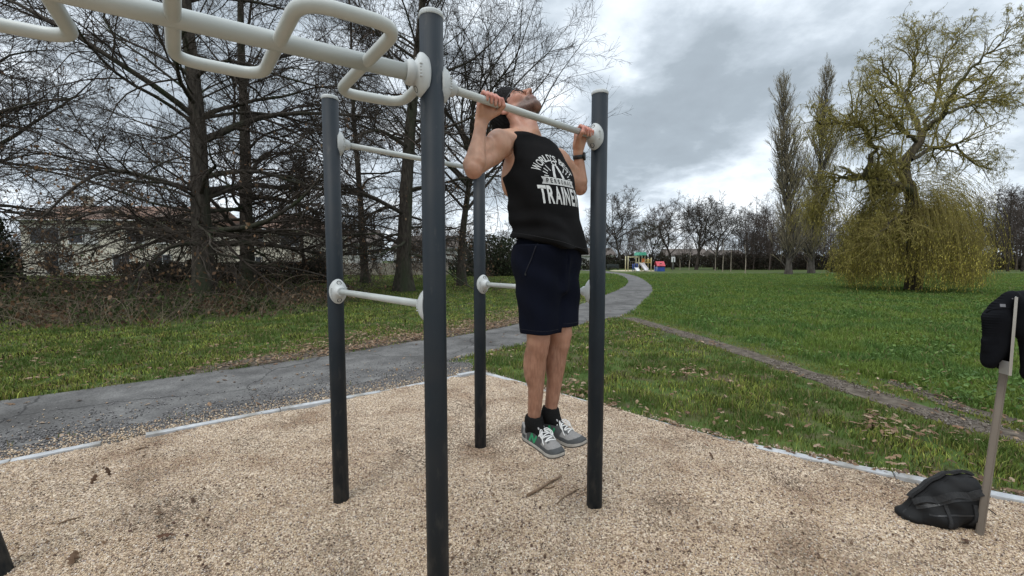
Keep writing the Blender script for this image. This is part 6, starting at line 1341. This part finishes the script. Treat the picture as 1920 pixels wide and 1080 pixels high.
# ------------------------------------------------------------------ houses, fence, playground, saplings
wallm = pmat('cream_render', (.58, .53, .44), (.68, .63, .53), rough=.9, scale=.8, detail=6, bump=.2, bscale=30); wallw = pmat('white_render', (.56, .55, .53), (.66, .65, .62), rough=.9, scale=.8)
tile = pmat('clay_tiles', (.13, .072, .048), (.23, .14, .10), rough=.9, scale=1.4, detail=8, bump=.8, bscale=14, bdist=.05, stretch=(1, .3, 1), col3=(.10, .085, .07), scale3=.6); glass = pmat('window_glass', (.015, .018, .022), (.03, .034, .04), rough=.08, scale=.4); frame = pmat('white_upvc', (.60, .60, .58), rough=.5); shut = pmat('roller_shutter', (.46, .46, .44), (.54, .54, .52), rough=.6, scale=3)
tileg = pmat('grey_brown_tiles', (.085, .07, .06), (.14, .115, .10), rough=.9, scale=1.4, detail=8, bump=.6, bscale=14, bdist=.05)
def house(loc, rz, L_, D_, eave, ridge, label, wins, hip=0.0, chim=None, wm=None, simple=False):
    root = empty('house', loc, rz, label=label, cat='house', group=None); mb = MB(); mb.box((0, 0, eave / 2 - .2), (L_, D_, eave + .4))
    if not hip:
        for sx in (-1, 1): mb.prism([(-D_ / 2, 0), (D_ / 2, 0), (0, ridge - eave - .1)], 0, .22, Matrix.Translation((sx * (L_ / 2 - .11) - .11, 0, eave + .001)) @ Matrix(((0, 0, 1, 0), (1, 0, 0, 0), (0, 1, 0, 0), (0, 0, 0, 1))))
    mb.build('wall', wm or wallm, root); ov = .45; mb = MB(); bm = mb.bm; x1, y1 = L_ / 2 + ov, D_ / 2 + ov; zz = eave - .08; th = .18; rx = L_ / 2 + ov - hip
    for o_ in (0,):
        A = [bm.verts.new(p) for p in ((-x1, -y1, zz), (x1, -y1, zz), (x1, y1, zz), (-x1, y1, zz))]; Bq = [bm.verts.new((p.co.x, p.co.y, zz + th)) for p in A]; r1, r2 = bm.verts.new((-rx, 0, ridge + th)), bm.verts.new((rx, 0, ridge + th))
        bm.faces.new(A[::-1]); [bm.faces.new((A[i], A[(i + 1) % 4], Bq[(i + 1) % 4], Bq[i])) for i in range(4)]; bm.faces.new((Bq[0], Bq[1], r2, r1)); bm.faces.new((Bq[2], Bq[3], r1, r2)); bm.faces.new((Bq[1], Bq[2], r2)); bm.faces.new((Bq[3], Bq[0], r1))
    rf = mb.build('roof', tile if wm is None else tileg, root)
    if chim is not None: mb = MB(); mb.box((chim, 0, ridge + .3), (.7, .5, 1.6)); mb.box((chim, 0, ridge + 1.13), (.84, .64, .1)); mb.build('chimney', wm or wallm, rf)
    if not simple: mb = MB(); mb.tube([(-x1, -y1 - .06, zz + .06), (0, -y1 - .06, zz + .055), (x1, -y1 - .06, zz + .05)], .07, 8); mb.build('gutter', frame, rf)
    for wx, wz, ww, wh, sh in wins:
        mb = MB(); y = -D_ / 2
        for q in ((-ww / 2, 0, .08, wh + .08), (ww / 2, 0, .08, wh + .08)): mb.box((wx + q[0], y - .02, wz), (q[2], .10, q[3]))
        for zq in (-wh / 2, wh / 2): mb.box((wx, y - .02, wz + zq), (ww - .084, .096, .08))
        mb.box((wx, y - .015, wz), (.06, .085, wh - .084)); mb.box((wx, y - .07, wz - wh / 2 - .075), (ww + .3, .2, .06)); fo = mb.build('window', frame, root); mb = MB(); mb.box((wx, y - .012, wz), (ww, .04, wh)); mb.build('pane', glass, fo)
        if sh: mb = MB(); mb.box((wx + ww / 2 - ww * sh / 2, y - .045, wz), (ww * sh, .03, wh - .1)); [mb.box((wx + ww / 2 - ww * sh / 2, y - .062, wz - wh / 2 + .15 + .16 * k), (ww * sh, .008, .11)) for k in range(int((wh - .2) / .16))]; mb.build('shutter', shut, fo)
    return root
hx = lambda px, d: (px - 960) / FPX * d
house((hx(190, 40), 45, 0), R(4), 15.6, 9, 5.35, 7.1, 'long two-storey cream house with a clay tile roof behind the left oak', [(-5.6, 3.9, 2.6, 1.5, 0), (-2.2, 3.9, 2.6, 1.5, .45), (2.6, 3.9, 1.6, 1.4, 0), (5.4, 3.9, 1.6, 1.4, 0), (-4.5, 1.3, 2.4, 2.0, .5), (1.2, 1.3, 1.6, 1.5, 0), (5.0, 1.3, 1.6, 1.5, 0)], chim=-5.5)
house((hx(520, 44), 48, 0), R(-5), 8.4, 8, 4.75, 6.6, 'cream house with a hipped clay roof seen between the oaks and the left navy post', [(1.9, 3.6, 2.1, 1.15, 0), (-1.8, 3.6, 1.5, 1.15, 0), (2.4, .9, 2.0, .9, 0), (-2.0, 1.1, 1.4, 1.5, 0)], hip=3.6)
house((hx(640, 66), 70, 0), R(8), 9, 8, 4.2, 6.4, 'pale house glimpsed between the left post and the nearest post', [(-2, 2.8, 1.4, 1.2, 0), (2, 2.8, 1.4, 1.2, 0)], wm=wallw)
house((hx(800, 72), 76, 0), R(-3), 11, 8, 3.6, 5.8, 'white house behind the oaks right of the nearest post', [(-3, 2.0, 1.4, 1.2, 0), (0, 2.0, 1.4, 1.2, 0), (3, 2.0, 1.4, 1.2, 0)], wm=wallw)
house((hx(1108, 120), 124, 0), R(6), 13, 9, 2.9, 5.0, 'white bungalow far off, just showing beside the far navy post', [(-3.5, 1.6, 1.6, 1.2, 0), (.5, 1.6, 1.6, 1.2, 0), (4.2, 1.6, 1.6, 1.2, 0)], wm=wallw)
house((hx(1292, 125), 130, 0), R(-8), 12, 9, 2.8, 4.9, 'white bungalow glimpsed through the bare trunks right of the playground', [(-3, 1.5, 1.6, 1.2, 0), (3, 1.5, 1.6, 1.2, 0)], wm=wallw)
house((hx(1375, 118), 124, 0), R(5), 9, 8, 2.6, 4.4, 'smallest pale bungalow behind the staked saplings', [(-2, 1.4, 1.6, 1.2, 0), (2, 1.4, 1.6, 1.2, 0)], wm=wallw)
# garden fence
fw = pmat('weathered_fence', (.22, .19, .16), (.33, .29, .25), rough=.9, scale=6, stretch=(6, 6, .4)); fr = empty('garden_fence', (hx(700, 42), 42, 0), label='weathered plank garden fence beyond the oaks', cat='fence'); mb = MB()
for i in range(90): mb.box((-7.6 + i * .17, 0, .62 + .02 * math.sin(i * 1.7)), (.14, .022, 1.22))
mb.build('planks', fw, fr)
for i in range(7): MB().box((-7.5 + i * 2.5, .07, .62), (.09, .09, 1.34), bev=.01).build('fence_post', fw, fr)
mb = MB(); [mb.box((0, .04, z), (15.4, .05, .08)) for z in (.3, .95)]; mb.build('rail', fw, fr)
# ---- playground, about 60 m away
pg = G(1198, 508.4); D = pg[1]; px2x = lambda X: (1150 + X / 16 - 960) / FPX * D; y2z = lambda Y: CAMH + (488 - (460 + Y / 16)) / FPX * D - 0.0
yl = pmat('pale_timber', (.42, .38, .22), (.52, .47, .30), rough=.7, scale=6); org = pmat('orange_panel', (.50, .14, .035), (.58, .18, .05), rough=.5, scale=6); teal = pmat('green_roof', (.06, .34, .22), (.09, .42, .28), rough=.5, scale=4); slm = pmat('slide_steel', (.52, .50, .52), (.62, .60, .62), rough=.35, metal=.2, scale=4); yell = pmat('yellow_rail', (.42, .28, .05), (.5, .34, .07), rough=.5, scale=5); blu = pmat('blue_plastic', (.02, .06, .25), (.03, .08, .32), rough=.45, scale=4); redm = pmat('red_plastic', (.42, .035, .05), (.55, .06, .09), rough=.45, scale=4); whp = pmat('white_plastic', (.66, .66, .66), rough=.4); dkp = pmat('dark_plastic', (.02, .03, .03), (.03, .04, .04), rough=.6)
sand = bpy.data.meshes.new('play_surface'); xa, xb = px2x(-40), px2x(1560); V = np.array([(xa + (xb - xa) * (.5 + .5 * math.cos(a)), D + .8 + 4.2 * math.sin(a) * (1 if math.sin(a) > 0 else .55), .012) for a in np.linspace(0, 2 * PI, 40, endpoint=False)]); V = np.vstack([V, [[(xa + xb) / 2, D + 1, .012]]]); link('play_surface', mesh_np('play_surface', V, None, [(i, (i + 1) % 40, 40) for i in range(40)]), pmat('play_sand', (.46, .40, .28), (.56, .5, .36), rough=.95, scale=3), label='pale sand under the playground', cat='sand', kind='structure')
cf = empty('climbing_frame', (px2x(760), D, 0), label='playground climbing frame with a green roof, orange panel and steel slide', cat='climbing frame'); X_ = lambda X: px2x(X) - px2x(760)
def pole(x, y, z, r=.07, m=None): MB().tube([(x, y, -.2), (x, y, z * .5), (x, y, z)], r, 10).build('pole', m or yl, cf)
for X, zt in ((437, 320), (760, 280), (935, 280), (1127, 372)):
    for yy in (-.0, 1.3): pole(X_(X), yy, y2z(zt))
mb = MB(); mb.box(((X_(437) + X_(740)) / 2, 0, y2z(350)), (X_(740) - X_(437), .12, .13), bev=.02); mb.build('cross_beam', yl, cf)
mb = MB(); [mb.tube([(X_(450), 0, z), (X_(600), 0, z), (X_(745), 0, z)], .02, 6) for z in (y2z(490), y2z(565), y2z(640))]; [mb.tube([(X_(450) + k * .28, 0, .3), (X_(450) + k * .28, 0, 1), (X_(450) + k * .28, 0, y2z(480))], .014, 5) for k in range(5)]; mb.build('rope_net', pmat('rope', (.14, .12, .09)), cf)
mb = MB(); hw = (X_(955) - X_(725)) / 2; mb.prism([(-hw, 0), (hw, 0), (hw * .82, .42), (-hw * .82, .42)], -.5, 1.8, Matrix(((1, 0, 0, (X_(725) + X_(955)) / 2), (0, 0, 1, 0), (0, 1, 0, y2z(300)), (0, 0, 0, 1)))); mb.build('roof', teal, cf)
mb = MB(); mb.box(((X_(760) + X_(935)) / 2, .65, y2z(525)), (X_(935) - X_(760), 1.35, .09)); mb.box(((X_(935) + X_(1127)) / 2, .65, y2z(525)), (X_(1127) - X_(935), 1.2, .08)); mb.build('deck', yl, cf)
mb = MB(); mb.box(((X_(840) + X_(930)) / 2, -.04, (y2z(390) + y2z(510)) / 2), (X_(930) - X_(840), .05, y2z(390) - y2z(510)), bev=.02); mb.build('panel', org, cf)
mb = MB()
for z in (y2z(430), y2z(515)): mb.tube([(X_(940), -.05, z), (X_(1030), -.05, z), (X_(1120), -.05, z)], .035, 8)
for k in range(6): mb.tube([(X_(955 + k * 30), -.05, y2z(515)), (X_(955 + k * 30), -.05, y2z(470)), (X_(955 + k * 30), -.05, y2z(430))], .025, 6)
mb.build('railing', yell, cf)
mb = MB(); a = Vector((X_(815), -.1, y2z(535))); b_ = Vector((X_(872), -1.6, .18)); rr = (b_ - a); q = rr.to_track_quat('Y', 'Z').to_matrix().to_4x4()
mb.box((a + b_) / 2, (.55, rr.length, .04), q)
for s_ in (-1, 1): mb.box((a + b_) / 2 + q @ Vector((s_ * .29, 0, .09)), (.04, rr.length, .2), q)
mb.box(b_ + Vector((0, -.2, -.03)), (.6, .5, .04)); mb.build('slide', slm, cf)
ts = empty('toddler_slide', (px2x(600), D - 1.2, 0), label='small blue and white toddler slide left of the climbing frame', cat='slide'); mb = MB(); [mb.tube([(x, y, 0), (x, y, .5), (x, y, 1.0)], .05, 8) for x in (-.25, .25) for y in (0, .7)]; mb.box((0, .35, .48), (.6, .75, .08)); mb.tube([(-.25, 0, 1.0), (0, 0, 1.02), (.25, 0, 1.0)], .04, 8); mb.build('frame', blu, ts)
mb = MB(); mb.box((.02, -.42, .28), (.42, .98, .05), Matrix.Rotation(R(26), 4, 'X'), bev=.01); [mb.box((.02 + s_ * .22, -.42, .33), (.04, .98, .16), Matrix.Rotation(R(26), 4, 'X'), bev=.01) for s_ in (-1, 1)]; mb.build('chute', whp, ts); mb = MB(); mb.box((-.06, .36, .72), (.40, .04, .42), bev=.01); mb.build('side_panel', dkp, ts)
ph = empty('playhouse', (px2x(1335), D - .6, 0), label='little playhouse with a red roof and blue walls right of the climbing frame', cat='playhouse'); mb = MB(); W2 = (px2x(1450) - px2x(1215)) / 2
mb.box((0, -.55, .30), (W2 * 1.9, .06, .60)); mb.box((0, .55, .30), (W2 * 1.9, .06, .60)); [mb.box((s_ * W2 * .92, 0, .30), (.06, 1.04, .60)) for s_ in (-1, 1)]; mb.build('wall', blu, ph)
mb = MB(); [mb.box((0, s_ * .34, 1.02), (W2 * 2.1, .90, .05), Matrix.Rotation(R(-44 * s_ * 1.0), 4, 'X')) for s_ in (-1, 1)]; mb.build('roof', redm, ph)
for s_ in (-1, 1):
    for y in (-.5, .5): MB().tube([(s_ * W2 * .95, y, .0), (s_ * W2 * .95, y, .4), (s_ * W2 * .95, y, .82)], .035, 8).build('corner_post', whp if s_ < 0 else dkp, ph)
MB().box((-.1, -.71, 1.06), (.3, .02, .22), Matrix.Rotation(R(44), 4, 'X')).build('roof_light', pmat('pink_panel', (.62, .3, .34)), ph)
sp = empty('notice_sign', (px2x(1580), D - 2.4, 0), label='white notice board on a grey pole right of the playground', cat='sign'); MB().tube([(0, 0, -.2), (0, 0, 1), (0, 0, y2z(345))], .035, 8).build('pole', pmat('grey_pole', (.26, .27, .25)), sp)
mb = MB(); mb.box((0, -.05, (y2z(350) + y2z(500)) / 2), (px2x(1635) - px2x(1525), .03, y2z(350) - y2z(500)), bev=.01); bd_ = mb.build('board', whp, sp); mb = MB(); mb.box((.03, -.07, (y2z(385) + y2z(500)) / 2), (.10, .012, y2z(385) - y2z(500))); mb.build('dark_stripe', dkp, bd_)
# picnic bench in front of the low hedge
bx = (px2x(200), D + 4); bn = empty('park_bench', (bx[0], bx[1], 0), label='dark park bench standing left of the playground', cat='bench'); mb = MB(); [mb.box((0, -.16 + .12 * k, .45), (1.8, .10, .04)) for k in range(4)]; mb.build('seat', dkp, bn); mb = MB(); [mb.box((0, .28, .62 + .13 * k), (1.8, .04, .10)) for k in range(3)]; mb.build('backrest', dkp, bn)
for s_ in (-1, 1): mb = MB(); mb.box((s_ * .75, -.12, .21), (.06, .06, .43)); mb.box((s_ * .75, .31, .46), (.06, .05, .92)); mb.build('leg', dkp, bn)
# staked saplings on the field
def sapling(px, py, top, label, seed, lean=0.0):
    g = np.random.default_rng(seed); b = G(px, py); d = b[1]; H = (py - top) / FPX * d; root = empty('sapling', tuple(b), label=label, cat='sapling', group='saplings on the field'); w = Wood(); P, Rr = grow(g, np.zeros((1, 3)), np.array([[lean, 0, 1.]]), np.array([H]), np.array([.055]), np.array([.02]), 10, .02, (0, 0, 1), .02); w.add(P, Rr, 8); link('trunk', w.mesh('trunk'), pmat('pale_bark', (.24, .20, .15), (.36, .31, .25), rough=.9, scale=4), root)
    c = Wood(); P1, R1, l1 = spawn(g, P, Rr, np.array([H]), 16, .45, 1, 38, 5, .45, .6, .012, .07, (0, 0, 1.), .08); c.add(P1, R1, 4); P2, R2, _ = spawn(g, P1, R1, l1, 4, .2, 1, 35, 3, .5, .7, .010, .08, (0, 0, 1.), .08); c.add(P2, R2, 3); link('crown', c.mesh('crown', False), twig_g, root)
for a in ((1275, 506, 470, 'shortest young sapling, nearest the notice sign', 301), (1292, 507, 466, 'thin sapling second from the notice sign', 302), (1341, 508, 452, 'thin sapling left of the pair of taller saplings', 303), (1355, 509, 450, 'tall straight sapling in the middle of the field edge', 304), (1370, 509, 462, 'thin dark sapling just right of the tall straight one', 305), (1397, 513, 458, 'pale-stemmed sapling leaning to one side, farthest from the playground', 306, .12)): sapling(*a)
